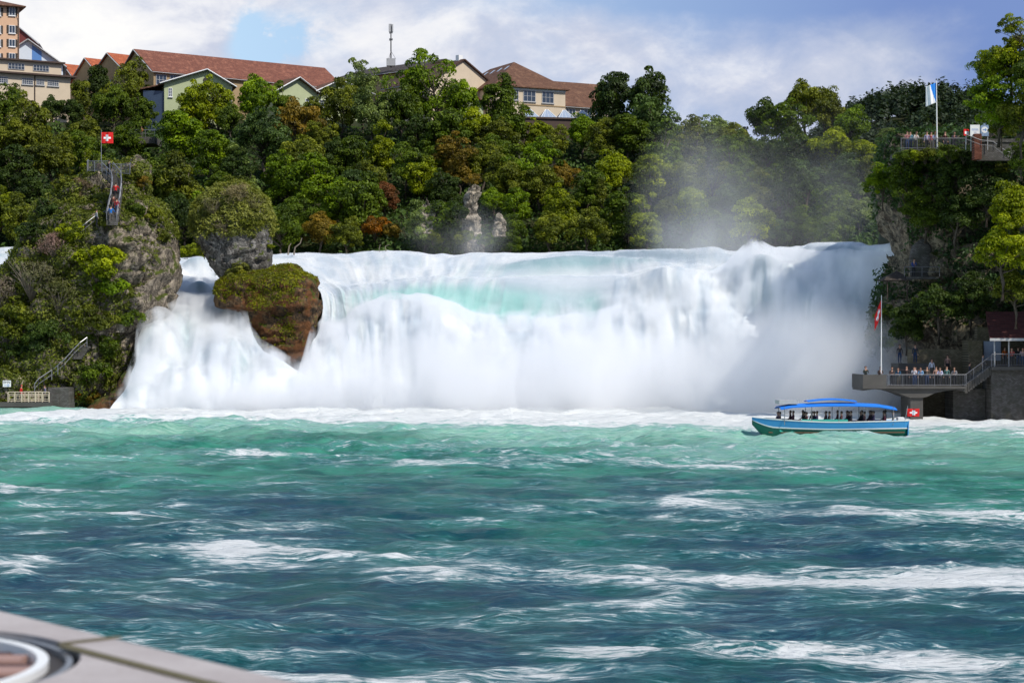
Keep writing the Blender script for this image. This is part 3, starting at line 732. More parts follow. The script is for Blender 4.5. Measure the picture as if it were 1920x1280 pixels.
# ------------------------------------------------------------------ trees
def crown_mesh(seed, kind):
    """unit crown: about 10 m wide, base of the trunk at z = 0"""
    rg = np.random.default_rng(seed); rnd = rg.random
    if kind == 'broad': H0, R, RZ, ncl, cr, lf, per = 6.4, 4.7, 5.2, 96, 1.12, 0.32, 110
    elif kind == 'tall': H0, R, RZ, ncl, cr, lf, per = 8.2, 3.2, 6.4, 74, 1.15, 0.34, 115
    elif kind == 'airy': H0, R, RZ, ncl, cr, lf, per = 7.4, 4.8, 4.6, 58, 1.05, 0.30, 105
    elif kind == 'conifer': H0, R, RZ, ncl, cr, lf, per = 7.0, 2.7, 7.0, 90, 0.8, 0.26, 90
    elif kind == 'shrub': H0, R, RZ, ncl, cr, lf, per = 1.3, 1.7, 1.3, 44, 0.52, 0.17, 105
    else: H0, R, RZ, ncl, cr, lf, per = 1.2, 1.6, 1.2, 40, 0.55, 0.085, 46      # twiggy
    u = rg.normal(0, 1, (ncl, 3)); u /= np.linalg.norm(u, axis=1, keepdims=True)
    u[:, 2] = np.where(u[:, 2] < -0.55, -u[:, 2], u[:, 2])
    k = 8; w = rg.normal(0, 1, (k, 3)); w /= np.linalg.norm(w, axis=1, keepdims=True)        # big boughs that break the outline
    w[:, 2] = w[:, 2] * 0.9 + 0.12; w *= (0.30 + 0.40 * rnd(k))[:, None]; br = 0.34 + 0.24 * rnd(k)
    j = rg.integers(0, k, ncl); c = (w[j] + u * (br[j] * (0.75 + 0.3 * rnd(ncl)))[:, None]) * np.array([R, R, RZ])
    if kind == 'conifer':
        z = rnd(ncl) ** 1.3; a = rnd(ncl) * 6.283; w = (1 - z) * (0.75 + 0.35 * rnd(ncl)) + 0.04
        c = np.stack([np.cos(a) * w * R, np.sin(a) * w * R, (z * 2 - 1) * RZ], 1)
    if kind == 'airy':
        k = rg.integers(4, 6); a0 = rnd(k) * 6.28; ax = np.stack([np.cos(a0) * 2.6, np.sin(a0) * 2.6, rnd(k) * 5 - 2], 1)
        c = ax[rg.integers(0, k, ncl)] + rg.normal(0, 1.35, (ncl, 3))
    c[:, 2] += H0
    sz = cr * (0.55 + 0.75 * rnd(ncl)); ct = np.clip(0.5 + rg.normal(0, .26, ncl), 0, 1)
    idx = np.repeat(np.arange(ncl), per); n = len(idx)
    out = c[idx] - np.array([0, 0, H0]); out /= np.linalg.norm(out, axis=1, keepdims=True) + 1e-6
    d = rg.normal(0, 1, (n, 3)) + out * 0.55 + np.array([0, 0, 0.45]); d /= np.linalg.norm(d, axis=1, keepdims=True)
    rad = 0.55 + 0.5 * rnd(n) ** 0.5
    p = c[idx] + d * (sz[idx] * rad)[:, None] * np.array([1.1, 1.1, 0.72])
    nr = d * 0.8 + rg.normal(0, .5, (n, 3)) + np.array([0, 0, .25])
    tint = np.clip(ct[idx] + rg.normal(0, .15, n), 0, 1)
    # loose sprigs beyond the outline
    V, Fq = cards(p, nr, lf * (0.65 + 0.7 * rnd(n)), rg, 1.5 if kind != 'twiggy' else 3.0)
    return mesh_np('crown', V, Fq, [M['leaf']], attrs={'tint': ('FACE', tint)}), c


def trunk_mesh(seed, kind, c):
    rg = random.Random(seed); mb = MB()
    if kind in ('shrub', 'twiggy'):
        for i in range(9 if kind == 'shrub' else 46):
            a = rg.random() * 6.28; e = Vector((math.cos(a) * rg.uniform(.5, 2.0), math.sin(a) * rg.uniform(.5, 2.0), rg.uniform(1.2, 2.7)))
            m = e * .5 + Vector((rg.uniform(-.2, .2), rg.uniform(-.2, .2), .25)); mb.tube([(0, 0, -.3), m, e], 0.035 if kind == 'shrub' else .022, 4, r2=.008)
    else:
        h = {'broad': 8.5, 'tall': 12, 'airy': 9, 'conifer': 13.5}[kind]
        pts = [(rg.uniform(-.25, .25) * i, rg.uniform(-.25, .25) * i, h * i / 5 - (1.2 if i == 0 else 0)) for i in range(6)]
        mb.tube(pts, 0.36, 8, r2=0.07)
        for i in rg.sample(range(len(c)), min(len(c), 26)):
            e = Vector(c[i]); z0 = max(1.8, min(h * .8, e.z - rg.uniform(1.2, 3.5))); k = min(4, int(z0 / h * 5)); s = Vector(pts[k]).lerp(Vector(pts[k + 1]), z0 / h * 5 - k)
            m = s.lerp(e, .5) + Vector((0, 0, -.25)); mb.tube([s, m, e], 0.11, 5, r2=.025)
    o = mb.build('trunk', M['twig'] if kind == 'twiggy' else M['bark'], smooth=True); me = o.data; bpy.data.objects.remove(o); return me


PROTO = {}
for _k, _n in (('broad', 6), ('tall', 3), ('airy', 3), ('conifer', 2), ('shrub', 4), ('twiggy', 2)):
    PROTO[_k] = []
    for _i in range(_n):
        _m, _c = crown_mesh(200 + 17 * _i + 31 * len(PROTO), _k); PROTO[_k].append((_m, trunk_mesh(300 + _i, _k, _c)))

DK = (0.032, 0.054, 0.010); MID = (0.062, 0.096, 0.011); BRI = (0.098, 0.155, 0.013); YG = (0.140, 0.175, 0.013); OLV = (0.088, 0.106, 0.014)
ORB = (0.130, 0.098, 0.017); RUS = (0.125, 0.062, 0.024); PAL = (0.115, 0.155, 0.045); BLG = (0.050, 0.082, 0.022); ORA = (0.17, 0.085, 0.014)
CN = {DK: 'dark green', MID: 'mid green', BRI: 'fresh green', YG: 'yellow green', OLV: 'olive', ORB: 'brownish', RUS: 'reddish brown', PAL: 'pale green', BLG: 'bluish green', ORA: 'orange'}
TR = random.Random(77)


def plant(name, kind, loc, s, color, label, cat, group=None, var=None, sz=None, lean=0.0):
    ms = PROTO[kind]; cm, tm = ms[TR.randrange(len(ms)) if var is None else var % len(ms)]
    r = empty(name, loc, TR.uniform(0, 6.28), label, cat, group); r.scale = (s, s, s * (sz or 1.0)); r.rotation_euler[0] = lean
    c = link('crown', cm, r); j = TR.uniform(.88, 1.14); color_of(c, tuple(x * j for x in color)); link('trunk', tm, r)
    return r


LANDM = [(-60, 'the tower block'), (195, 'the flag rock'), (440, 'the stack'), (733, 'the mast'), (885, 'the rock spire'), (1050, 'the glass roof'), (1300, 'the spray'), (1560, 'the far hill'), (1760, 'the flagpole')]
ORD = ['first', 'second', 'third', 'fourth', 'fifth', 'sixth', 'seventh', 'eighth', 'ninth', 'tenth', 'eleventh', 'twelfth', 'thirteenth']
TREES = []      # (px, py, radius px, colour, kind)


def slope_trees():
    T = [  # crest line, read off the photograph
        (8, 212, 40, MID, 'broad'), (62, 232, 46, OLV, 'broad'), (20, 262, 50, OLV, 'broad'), (150, 258, 40, OLV, 'broad'), (182, 165, 26, DK, 'tall'), (232, 168, 46, OLV, 'airy'), (212, 200, 40, MID, 'broad'),
        (100, 205, 26, DK, 'broad'), (135, 215, 22, DK, 'broad'), (152, 190, 24, OLV, 'tall'), (262, 210, 28, MID, 'broad'), (432, 222, 30, MID, 'broad'), (590, 222, 28, OLV, 'broad'), (530, 205, 24, MID, 'tall'),  (352, 200, 40, YG, 'broad'), (408, 195, 42, YG, 'broad'), (330, 262, 52, BRI, 'broad'), (392, 290, 44, BRI, 'broad'), (480, 186, 46, BRI, 'broad'),
        (556, 228, 44, ORB, 'broad'), (598, 262, 34, OLV, 'broad'), (498, 268, 56, BLG, 'broad'), (640, 205, 40, OLV, 'broad'), (678, 180, 44, PAL, 'airy'), (700, 222, 40, PAL, 'broad'), (712, 290, 36, YG, 'tall'),
        (755, 205, 46, MID, 'broad'), (812, 178, 60, BRI, 'airy'), (862, 190, 40, BRI, 'broad'), (880, 242, 50, YG, 'broad'), (820, 250, 56, MID, 'broad'), (780, 262, 40, DK, 'broad'), (940, 205, 34, MID, 'tall'), (968, 240, 44, MID, 'broad'),
        (930, 262, 40, OLV, 'broad'), (1000, 258, 38, YG, 'broad'), (1040, 272, 36, OLV, 'broad'), (1092, 250, 34, BRI, 'broad'), (1140, 262, 40, OLV, 'broad'), (1150, 200, 50, DK, 'broad'), (1200, 196, 56, DK, 'broad'), (1222, 236, 56, BLG, 'broad'),
        (1175, 260, 44, MID, 'broad'), (1290, 262, 40, OLV, 'airy'), (1335, 262, 42, PAL, 'broad'), (1372, 262, 40, OLV, 'broad'), (1405, 288, 44, MID, 'broad'), (1432, 222, 38, DK, 'broad'), (1480, 238, 50, MID, 'broad'), (1510, 196, 46, OLV, 'broad'),
        (1548, 212, 40, OLV, 'broad'), (1592, 246, 42, BRI, 'broad'), (1560, 280, 50, YG, 'broad'), (1500, 290, 50, DK, 'broad'), (1620, 300, 36, YG, 'broad'), (1665, 276, 34, PAL, 'broad'),
        # face of the slope
        (240, 275, 40, MID, 'broad'), (590, 350, 54, BRI, 'broad'), (540, 330, 46, BRI, 'broad'), (636, 386, 46, BRI, 'broad'), (700, 345, 38, OLV, 'broad'), (722, 372, 30, RUS, 'broad'), (792, 342, 32, YG, 'tall'), (704, 428, 30, ORA, 'shrub6'),
        (735, 435, 24, ORB, 'shrub6'), (796, 425, 44, PAL, 'broad'), (860, 300, 50, ORB, 'broad'), (905, 310, 40, OLV, 'broad'), (972, 392, 34, BRI, 'broad'), (948, 340, 44, OLV, 'broad'), (1010, 345, 40, OLV, 'broad'), (1055, 330, 34, ORB, 'broad'),
        (1060, 390, 44, YG, 'broad'), (1100, 352, 40, MID, 'broad'), (1100, 430, 42, OLV, 'broad'), (1150, 330, 44, YG, 'broad'), (1030, 430, 42, OLV, 'broad'), (1175, 400, 46, MID, 'broad'), (320, 330, 36, MID, 'broad'), (328, 392, 40, DK, 'broad'),
        (455, 330, 44, DK, 'broad'), (100, 300, 50, OLV, 'broad'), (30, 325, 46, DK, 'broad'), (160, 285, 40, MID, 'broad'), (0, 395, 40, YG, 'broad'), (60, 375, 40, DK, 'broad'), (600, 430, 40, ORB, 'broad'), (560, 405, 40, MID, 'broad'), (650, 440, 34, OLV, 'broad'),
        (880, 388, 0, OLV, 'x'), (835, 350, 34, DK, 'broad'), (760, 310, 44, MID, 'broad'), (660, 300, 44, MID, 'broad'), (620, 300, 40, DK, 'broad')]
    rg = random.Random(5); cols = [DK, DK, MID, MID, MID, BRI, BRI, OLV, OLV, MID, YG, YG, BLG, PAL, ORB]
    colsR = [MID, OLV, OLV, BLG, PAL, MID, MID, YG, YG, DK]
    for j, py in enumerate((300, 345, 390, 432)):
        px = -60 + (j % 2) * 30
        while px < 1720:
            x = px + rg.uniform(-12, 12); y = py + rg.uniform(-14, 14); r = rg.uniform(27, 52)
            px += 62
            if any((abs(x - t[0]) < 30 and abs(y - t[1]) < 26) for t in T): continue
            if 845 < x < 925 and y > 340: continue
            if 720 < x < 800 and y > 365: continue
            if (y < 330 and x < 300): continue
            if x > 1640 and y > 320: continue
            T.append((x, y, r, rg.choice(colsR if x > 1150 else cols), rg.choice(['broad'] * 6 + ['airy', 'tall', 'tall', 'conifer'])))
    rows = {}
    for (px, py, r, c, k) in T:
        if k == 'x': continue
        # the slope distance at which a crown of this size stands on the bank
        D = 270.0
        for _ in range(12):
            R = r / F * D; X = (px - 960) / F * D; zc = EYE + (640 - py) / F * D
            want = zc - R * 1.45
            e = float(slope_z(X, D)) - want
            D = min(max(D - e * 0.9, 250.0), 345.0)
        X = (px - 960) / F * D; R = r / F * D; s = R / 4.9
        zc = EYE + (640 - py) / F * D; kk = k; h0 = 7.0
        if k == 'shrub6': kk = 'shrub'; s = R / 1.8; h0 = 1.3
        if k == 'tall': s = R / 3.9; h0 = 8.2
        if k == 'conifer': s = R / 3.9; h0 = 7.0
        vz = 1.25 if py < 235 and kk != 'shrub' else 1.0
        gz = zc - h0 * s * vz
        band = 'on the crest' if py < 262 and D > 285 else 'high on the slope' if py < 305 else 'halfway up the slope' if py < 368 else 'low on the slope' if py < 412 else 'at the river'
        seg = max(i for i, (lx, _) in enumerate(LANDM) if lx <= px or i == 0)
        rows.setdefault((band, seg), []).append((px, X, D, gz, s, c, kk, vz))
    for (band, seg), L in rows.items():
        L.sort(); a = LANDM[seg][1]; b = LANDM[min(seg + 1, len(LANDM) - 1)][1]
        for i, (px, X, D, gz, s, c, kk, vz) in enumerate(L):
            a_, b_, n_ = (a, b, i) if i < (len(L) + 1) // 2 else (b, a, len(L) - 1 - i)
            lab = f"{CN[c]} tree {band}, {ORD[min(n_, 12)]} from {a_} towards {b_}"
            lab = lab.replace('high on', 'up').replace('halfway up', 'mid')
            plant('shrub' if kk == 'shrub' else 'tree', kk, (X, D, gz), s, c, lab.replace(' tree ', ' shrub ') if kk == 'shrub' else lab, 'shrub' if kk == 'shrub' else 'tree', 'trees on the wooded river bank', sz=vz)


slope_trees()


def undergrowth():
    """what nobody could count: scrub between the trees, the wood on the far hill"""
    rg = np.random.default_rng(31); n = 120000
    X = rg.uniform(-85, 95, n); Y = 246 + rg.random(n) * 72; Y = np.where(rg.random(n) < .3, 240 + rg.random(n) * 30, Y)
    foot = 261.0 - 22 * sstep(20, 66, X); k = (Y > foot - 1.5) & (np.abs(X) < Y * .29); X, Y = X[k], Y[k]; n = len(X)
    Z = slope_z(X, Y); cl = fbm(X * .35, Y * .35, 3, 3, 7)
    p = np.stack([X, Y, Z + rg.random(n) * (1.4 + 2.2 * cl)], 1); d = rg.normal(0, .6, (n, 3)) + np.array([0, -.5, .6])
    V, Fq = cards(p, d, 0.42 * (0.6 + .8 * rg.random(n)), rg)
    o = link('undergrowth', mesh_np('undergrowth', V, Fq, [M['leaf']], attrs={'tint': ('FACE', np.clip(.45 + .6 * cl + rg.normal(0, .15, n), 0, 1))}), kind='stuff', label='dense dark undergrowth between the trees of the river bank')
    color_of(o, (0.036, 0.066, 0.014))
    # distant wood
    xs = rg.uniform(90, 260, 1500); ys = rg.uniform(610, 800, 1500); P_, D_, S_, T_ = [], [], [], []
    for x, y in zip(xs, ys):
        z = 20 + 78 * math.exp(-((x - 158) / 78) ** 2) * float(sstep(600, 740, y)); R = rg.uniform(3.0, 5.5); m = 90; con = rg.random() < .3; tt = rg.uniform(.2, .8)
        u = rg.normal(0, 1, (m, 3)); u /= np.linalg.norm(u, axis=1, keepdims=True); u[:, 2] = np.abs(u[:, 2]) * (1.6 if con else 1.0)
        P_.append(np.array([x, y, z + 3]) + u * R * (0.6 + 0.4 * rg.random((m, 1))) * np.array([.7 if con else 1, .7 if con else 1, 1.25])); D_.append(u + rg.normal(0, .4, (m, 3))); S_.append(np.full(m, 1.25)); T_.append(np.clip(tt + rg.normal(0, .15, m), 0, 1))
    V, Fq = cards(np.vstack(P_), np.vstack(D_), np.concatenate(S_), rg, 1.3)
    o = link('distant_forest', mesh_np('distant_forest', V, Fq, [M['leaf']], attrs={'tint': ('FACE', np.concatenate(T_))}), kind='stuff', label='dark wood covering the distant hill')
    color_of(o, (0.022, 0.036, 0.016))


undergrowth()


# trees of the cliff side, and the shrubs of the two rocks
def cliff_plants():
    G = 'trees on the castle cliff'
    L = [  # px, py, radius px, D, colour, kind, label
        (1700, 330, 48, 186, MID, 'broad', 'mid green tree hanging over the edge of the cliff below the terrace'), (1655, 340, 34, 189, BRI, 'broad', 'fresh green tree at the outer corner of the cliff above the falls'),
        (1745, 300, 40, 186, OLV, 'broad', 'olive tree below the foot of the tall flagpole'), (1790, 330, 50, 183, DK, 'broad', 'dark green tree on the cliff between flagpole and stair railing'),
        (1790, 400, 50, 182, DK, 'broad', 'dark green tree halfway up the cliff above the pale rock patches'), (1850, 350, 46, 180, DK, 'broad', 'dark tree on the cliff under the sloping stair railing'),
        (1735, 390, 40, 185, MID, 'broad', 'mid green tree above the rounded masonry buttress'), (1900, 400, 54, 172, YG, 'broad', 'yellow green tree on the cliff nearest the red shirted walker'),
        (1880, 470, 56, 171, YG, 'broad', 'yellowish tree on the cliff, below the yellow green one'), (1905, 540, 46, 172, OLV, 'broad', 'olive tree on the cliff above the dark roof'),
        (1700, 600, 40, 184, DK, 'broad', 'dark tree behind the pole of the hanging red flag'), (1760, 570, 46, 182, DK, 'broad', 'dark tree in the middle of the lower cliff'), (1820, 560, 44, 181, DK, 'broad', 'dark tree on the lower cliff towards the dark roof'),
        (1664, 590, 22, 186, MID, 'shrub', 'small shrub at the cliff edge below the lookout roof'), (1664, 645, 18, 188, MID, 'shrub', 'small shrub hanging from the cliff edge above the concrete platform'),
        (1872, 190, 52, 166, BRI, 'broad', 'tall sunlit tree at the edge of the hill above the white signs'), (1896, 118, 54, 166, YG, 'broad', 'yellow green treetop rising highest above the white signs'), (1915, 215, 50, 163, OLV, 'broad', 'olive tree behind the curved handrail on the hill'),
        (1866, 138, 38, 168, BRI, 'airy', 'thin leafy treetop leaning out from the hill above the signs'), (1912, 66, 36, 165, YG, 'airy', 'topmost yellowish treetop on the hill'), (1915, 290, 30, 166, MID, 'broad', 'mid green tree above the walker in red on the hill path'),
        (1940, 150, 50, 162, MID, 'broad', 'mid green tree cut by the picture edge on the hill'), (1878, 240, 26, 167, OLV, 'broad', 'low olive tree between the signs and the curved handrail')]
    for px, py, r, D, c, k, lab in L:
        p = P(px, py, D); R = r / F * D; s, h0 = (R / 1.8, 1.3) if k == 'shrub' else (R / 4.9, 7.0)
        plant('shrub' if k == 'shrub' else 'tree', k, (p.x, p.y, p.z - h0 * s), s, c, lab, 'shrub' if k == 'shrub' else 'tree', G)
    # the wood of the castle hill outside the picture, which throws the cliff into shade
    rg = random.Random(9); i = 0
    for y in range(148, 196, 7):
        for x in range(0, 5):
            X = 0.28 * (y - 172) + 58 + x * 7 + rg.uniform(-2, 2); Y = y + rg.uniform(-2, 2)
            if X < Y * .272 + 6: X = Y * .272 + 6 + x * 5
            h = ROCKS['hill'].ray_cast(Vector((X, Y, 200)), Vector((0, 0, -1)))
            if h[0] is None or h[0].z < 12: continue
            plant('tree', 'broad', (X, Y, h[0].z - 1), 1.35, rg.choice([DK, MID, OLV]), 'broad tree of the wood on the castle hill beside the cliff', 'tree', 'wood on the castle hill')
    for px, py, r, c, lab in ((1692, 296, 16, MID, 'green bush under the outer end of the clifftop terrace'), (1712, 293, 18, YG, 'yellow green bush under the clifftop terrace below the person in white'), (1735, 292, 18, OLV, 'olive bush under the clifftop terrace just before the flagpole'),
                              (1758, 291, 17, MID, 'green bush at the foot of the tall flagpole'), (1782, 288, 20, MID, 'green bush under the clifftop terrace after the flagpole'), (1806, 290, 20, DK, 'dark bush between clifftop terrace and sign railing'), (1828, 302, 20, DK, 'dark bush below the red brick pillar'), (1850, 308, 22, DK, 'dark bush below the path wall'), (1875, 322, 20, OLV, 'olive bush under the sloping railing')):
        p = P(px, py, 181); s = r / F * 181 / 1.7; plant('shrub', 'shrub', (p.x, p.y, p.z - 1.3 * s), s, c, lab, 'shrub', G)
    # shrubs on the flag rock and stack
    SH = [(105, 470, 34, 'twiggy', (0.16, 0.11, 0.09), 'bare reddish twiggy bush low on the shoulder of the flag rock'), (60, 530, 52, 'twiggy', (0.10, 0.10, 0.05), 'large half bare thicket at the outer edge of the flag rock'),
          (110, 560, 40, 'twiggy', (0.08, 0.09, 0.03), 'half bare bush beside the leafy green bush'), (40, 600, 44, 'shrub', OLV, 'olive bush above the landing stage sign'), (180, 500, 42, 'shrub', YG, 'bright leafy yellow green bush in the middle of the flag rock'),
          (205, 545, 38, 'shrub', BRI, 'fresh green bush below the bright leafy one'), (135, 445, 30, 'shrub', YG, 'yellow green bush under the handrail of the flag rock'), (200, 420, 24, 'shrub', OLV, 'olive bush just below the climber in blue'),
          (180, 610, 40, 'shrub', OLV, 'olive bush above the grey boulder niche'), (240, 600, 28, 'shrub', MID, 'mid green bush beside the overhanging rock edge'), (90, 640, 44, 'shrub', DK, 'dark bush behind the lower handrail'),
          (195, 660, 36, 'shrub', MID, 'mid green bush beside the rusty moss streak'), (165, 710, 36, 'shrub', MID, 'mid green bush beside the stone steps at the landing'), (30, 665, 36, 'shrub', DK, 'dark bush over the landing stage'),
          (95, 400, 30, 'shrub', DK, 'dark bush on the shaded shoulder of the flag rock'), (70, 445, 34, 'shrub', DK, 'dark bush at the edge of the shaded shoulder'), (150, 360, 26, 'twiggy', (0.13, 0.10, 0.06), 'dry bush below the summit railing'), (120, 350, 22, 'shrub', OLV, 'olive bush at the upper edge of the shoulder'),
          (250, 335, 20, 'shrub', OLV, 'olive bush on the summit beside the railing end'), (265, 345, 16, 'shrub', ORB, 'brownish tuft at the tip of the summit'), (190, 320, 14, 'twiggy', (0.13, 0.09, 0.07), 'dry tuft below the summit railing'), (285, 410, 22, 'shrub', OLV, 'olive bush on the sunny flank of the flag rock'),
          (300, 450, 20, 'shrub', OLV, 'olive bush on the sunny flank, lower and further out'), (250, 400, 24, 'shrub', MID, 'mid green bush beside the stair of the flag rock'), (165, 748, 18, 'shrub', ORB, 'rusty tuft at the waterline of the flag rock'), (140, 745, 14, 'shrub', ORA, 'small orange tuft at the waterline'),
          (10, 560, 40, 'twiggy', (0.14, 0.12, 0.09), 'grey leafless thicket against the white rapid'), (15, 620, 40, 'shrub', OLV, 'olive bush at the outer edge above the sign')]
    for px, py, r, k, c, lab in SH:
        h = hit('flag', px, py, -0.2) or P(px, py, 206); R = r / F * h.y; s = R / 1.8
        plant('shrub', k, (h.x, h.y - 0.15, h.z - 1.0 * s), s, c, lab, 'shrub', 'shrubs on the flag rock')
    SH = [(440, 372, 30, 'twiggy', (0.16, 0.14, 0.07), 'dry grass tuft on top of the limestone stack'), (400, 395, 24, 'twiggy', (0.12, 0.12, 0.05), 'dry tuft on the shoulder of the stack facing the flag rock'), (475, 390, 24, 'twiggy', (0.14, 0.14, 0.05), 'dry tuft on the sunny shoulder of the stack'),
          (420, 430, 26, 'twiggy', (0.11, 0.10, 0.06), 'grey dry bush on the face of the stack'), (470, 425, 20, 'shrub', OLV, 'olive bush on the face of the stack'), (455, 522, 30, 'shrub', (0.12, 0.13, 0.03), 'feathery light green bush on top of the rust brown block'), (507, 465, 8, 'shrub', YG, 'little yellow green tuft at the side of the stack')]
    for px, py, r, k, c, lab in SH:
        h = hit('stack', px, py) or hit('block', px, py + 8) or P(px, py, 212); R = r / F * h.y; s = R / 1.8
        plant('shrub', k, (h.x, h.y - 0.1, h.z - 0.9 * s), s, c, lab, 'shrub', 'shrubs on the limestone stack')
    p = P(352, 466, 240); 
    for i, (px, lab) in enumerate(((348, 'low green bush on the upper river beside the flag rock'), (366, 'low green bush on the upper river beside the grassy stack'))):
        p = P(px, 466, 246); plant('shrub', 'shrub', (p.x, p.y, 17.6), 0.75, YG, lab, 'shrub')


cliff_plants()


def pale_rocks():
    for rows, D, lab in (([(499, 338, 372), (504, 330, 376), (509, 326, 372)], 238, 'dark wet rock slab in the upper step between the two rocks'), ([(523, 322, 356), (528, 314, 366), (534, 312, 372)], 231.5, 'dark wet rock slab in the middle step between the two rocks'), ([(543, 362, 388), (549, 350, 398), (556, 346, 404)], 226.5, 'rounded wet rock under a thin sheet of water between the two rocks')):
        me = rock_mesh(rows, D, (.9, 1.5), int(D), 20, 50, .22, .2, mat=M['rock_wet']); link('rock_slab', me, label=lab, cat='rock', group='wet slabs in the rock channel')
    rows = [(347, 884, 896), (352, 877, 902), (366, 874, 901), (378, 870, 897), (400, 868, 894), (425, 868, 900), (445, 872, 904), (480, 870, 908)]
    me = rock_mesh(rows, 262, (0.9, 2.2), 61, 60, 60, 0.45, 0.3, mat=M['pale_rock']); link('rock_spire', me, label='pale sunlit limestone spire standing out of the wooded bank', cat='rock')
    rows = [(372, 796, 804), (390, 788, 812), (412, 782, 822), (440, 778, 826)]
    me = rock_mesh(rows, 264, (0.8, 2.0), 65, 40, 50, 0.4, 0.3, mat=M['pale_rock']); link('rock_outcrop', me, label='pale triangular rock outcrop between the orange shrub and the rock spire', cat='rock')
    rows = [(402, 930, 940), (420, 926, 946), (445, 924, 946)]
    me = rock_mesh(rows, 262, (0.8, 1.6), 66, 40, 50, 0.4, 0.3, mat=M['pale_rock']); link('rock_outcrop', me, label='small pale rock outcrop between the rock spire and the fresh green tree', cat='rock')
    rows = [(292, 250, 262), (310, 246, 282), (340, 246, 284), (360, 250, 280)]
    me = rock_mesh(rows, 262, (0.8, 1.6), 67, 40, 50, 0.5, 0.3, mat=M['rock']); link('rock_outcrop', me, label='grey cliff outcrop in the wood just behind the summit of the flag rock', cat='rock')
    for px, py, r, c, lab in ((858, 400, 20, DK, 'dark bush leaning against the shaded side of the rock spire'), (866, 448, 20, OLV, 'olive bush at the foot of the rock spire'), (908, 452, 18, MID, 'green bush at the sunny foot of the rock spire'), (884, 338, 16, ORB, 'brownish bush topping the rock spire'), (812, 446, 16, OLV, 'olive bush at the foot of the triangular outcrop')):
        p = P(px, py, 259.5); s = r / F * 260 / 1.7; plant('shrub', 'shrub', (p.x, p.y, p.z - 1.3 * s), s, c, lab, 'shrub')
    mb = MB()
    for pts in ([(540, 478), (542, 462), (546, 456)], [(551, 478), (553, 464), (563, 456), (566, 446)]):
        mb.tube([P(x, y, 246) for x, y in pts], .11, 6, r2=.05)
    mb.build('dead_branch', M['twig'], label='bare forked branch sticking out of the crest of the falls beside the stack', cat='branch')
    mb = MB()
    for pts in ([(712, 478), (711, 466), (713, 458)], [(718, 478), (724, 470), (722, 462), (730, 458)]):
        mb.tube([P(x, y, 245) for x, y in pts], .09, 6, r2=.03)
    mb.build('dead_branch', M['twig'], label='pale bare branch at the crest below the orange shrub', cat='branch')


pale_rocks()


# ------------------------------------------------------------------ spray in the air
def m_spray(dens, seed, nscale=0.12, contrast=(0.30, 0.70), aniso=0.0):
    m = bpy.data.materials.new('spray'); m.use_nodes = True; m.node_tree.nodes.clear(); q = NT(m.node_tree)
    out = q.new('ShaderNodeOutputMaterial'); tc = q.new('ShaderNodeTexCoord'); o = tc.outputs['Object']
    geo = q.new('ShaderNodeNewGeometry')
    l = q.vmath('LENGTH', o); e = q.math('SUBTRACT', 1.0, q.math('MULTIPLY', l, l), clamp=True); e = q.math('MULTIPLY', e, e)
    n = q.noise(q.mapping(geo.outputs['Position'], scale=(1, 1, .75), loc=(seed, seed * 2, 0)), nscale, 3, 0.55, 0.3)
    d = q.math('MULTIPLY', q.math('MULTIPLY', e, q.rng(n, *contrast)), dens)
    v = q.new('ShaderNodeVolumePrincipled'); q.set(v, 'Density', d); v.inputs['Color'].default_value = (0.985, 0.99, 1.0, 1); v.inputs['Anisotropy'].default_value = aniso
    q.l.new(v.outputs[0], out.inputs['Volume']); return m


def spray(px, py, D, rx, ry, rd, dens, seed, label, contrast=(0.30, 0.62), nscale=.12):
    bm = bmesh.new(); bmesh.ops.create_icosphere(bm, subdivisions=3, radius=1.0); me = bpy.data.meshes.new('spray'); bm.to_mesh(me); bm.free()
    me.materials.append(m_spray(dens, seed, nscale, contrast)); o = link('spray_cloud', me, kind='stuff', label=label)
    o.location = P(px, py, D); o.scale = (rx / F * D, rd, ry / F * D); return o


if True:
    spray(1330, 455, 226, 130, 90, 8, 0.16, 13, 'low dense part of the drifting spray just above the crest of the falls', (0.30, 0.68), .10)
    spray(1060, 722, 198, 620, 130, 10, 0.70, 1, 'dense white spray boiling at the foot of the main falls', (0.33, 0.60), .17)
    spray(1500, 690, 189, 290, 150, 9, 0.38, 7, 'bluish spray in the shade in front of the cliff platform', (0.25, 0.6))
    spray(470, 745, 199.5, 240, 48, 5, 0.5, 5, 'spray at the foot of the rock channel cascade', (0.25, 0.6))
    spray(1310, 400, 232, 150, 220, 12, 0.070, 3, 'tall pale plume of spray drifting up before the wood', (0.34, 0.72), .07)
    spray(860, 440, 246, 120, 80, 7, 0.075, 4, 'small puff of spray rising below the pale rock spire', (0.32, 0.70))
    spray(1520, 380, 222, 270, 210, 16, 0.030, 9, 'thin veil of spray before the wood beside the cliff', (0.3, 0.75), .06)

# ------------------------------------------------------------------ simple paints
def flat(name, col, rough=0.6, spec=0.4, metal=0.0, var=0.12, nscale=3.0):
    def b(q):
        o = q.new('ShaderNodeTexCoord').outputs['Object']
        n = q.noise(o, nscale, 5, 0.6)
        lo = tuple(c * (1 - var) for c in col); hi = tuple(min(1, c * (1 + var)) for c in col)
        return principled(q, q.mix(n, (*lo, 1), (*hi, 1)), rough, spec, metal, normal=q.bump(n, 0.15, 0.02))
    return material(name, b)


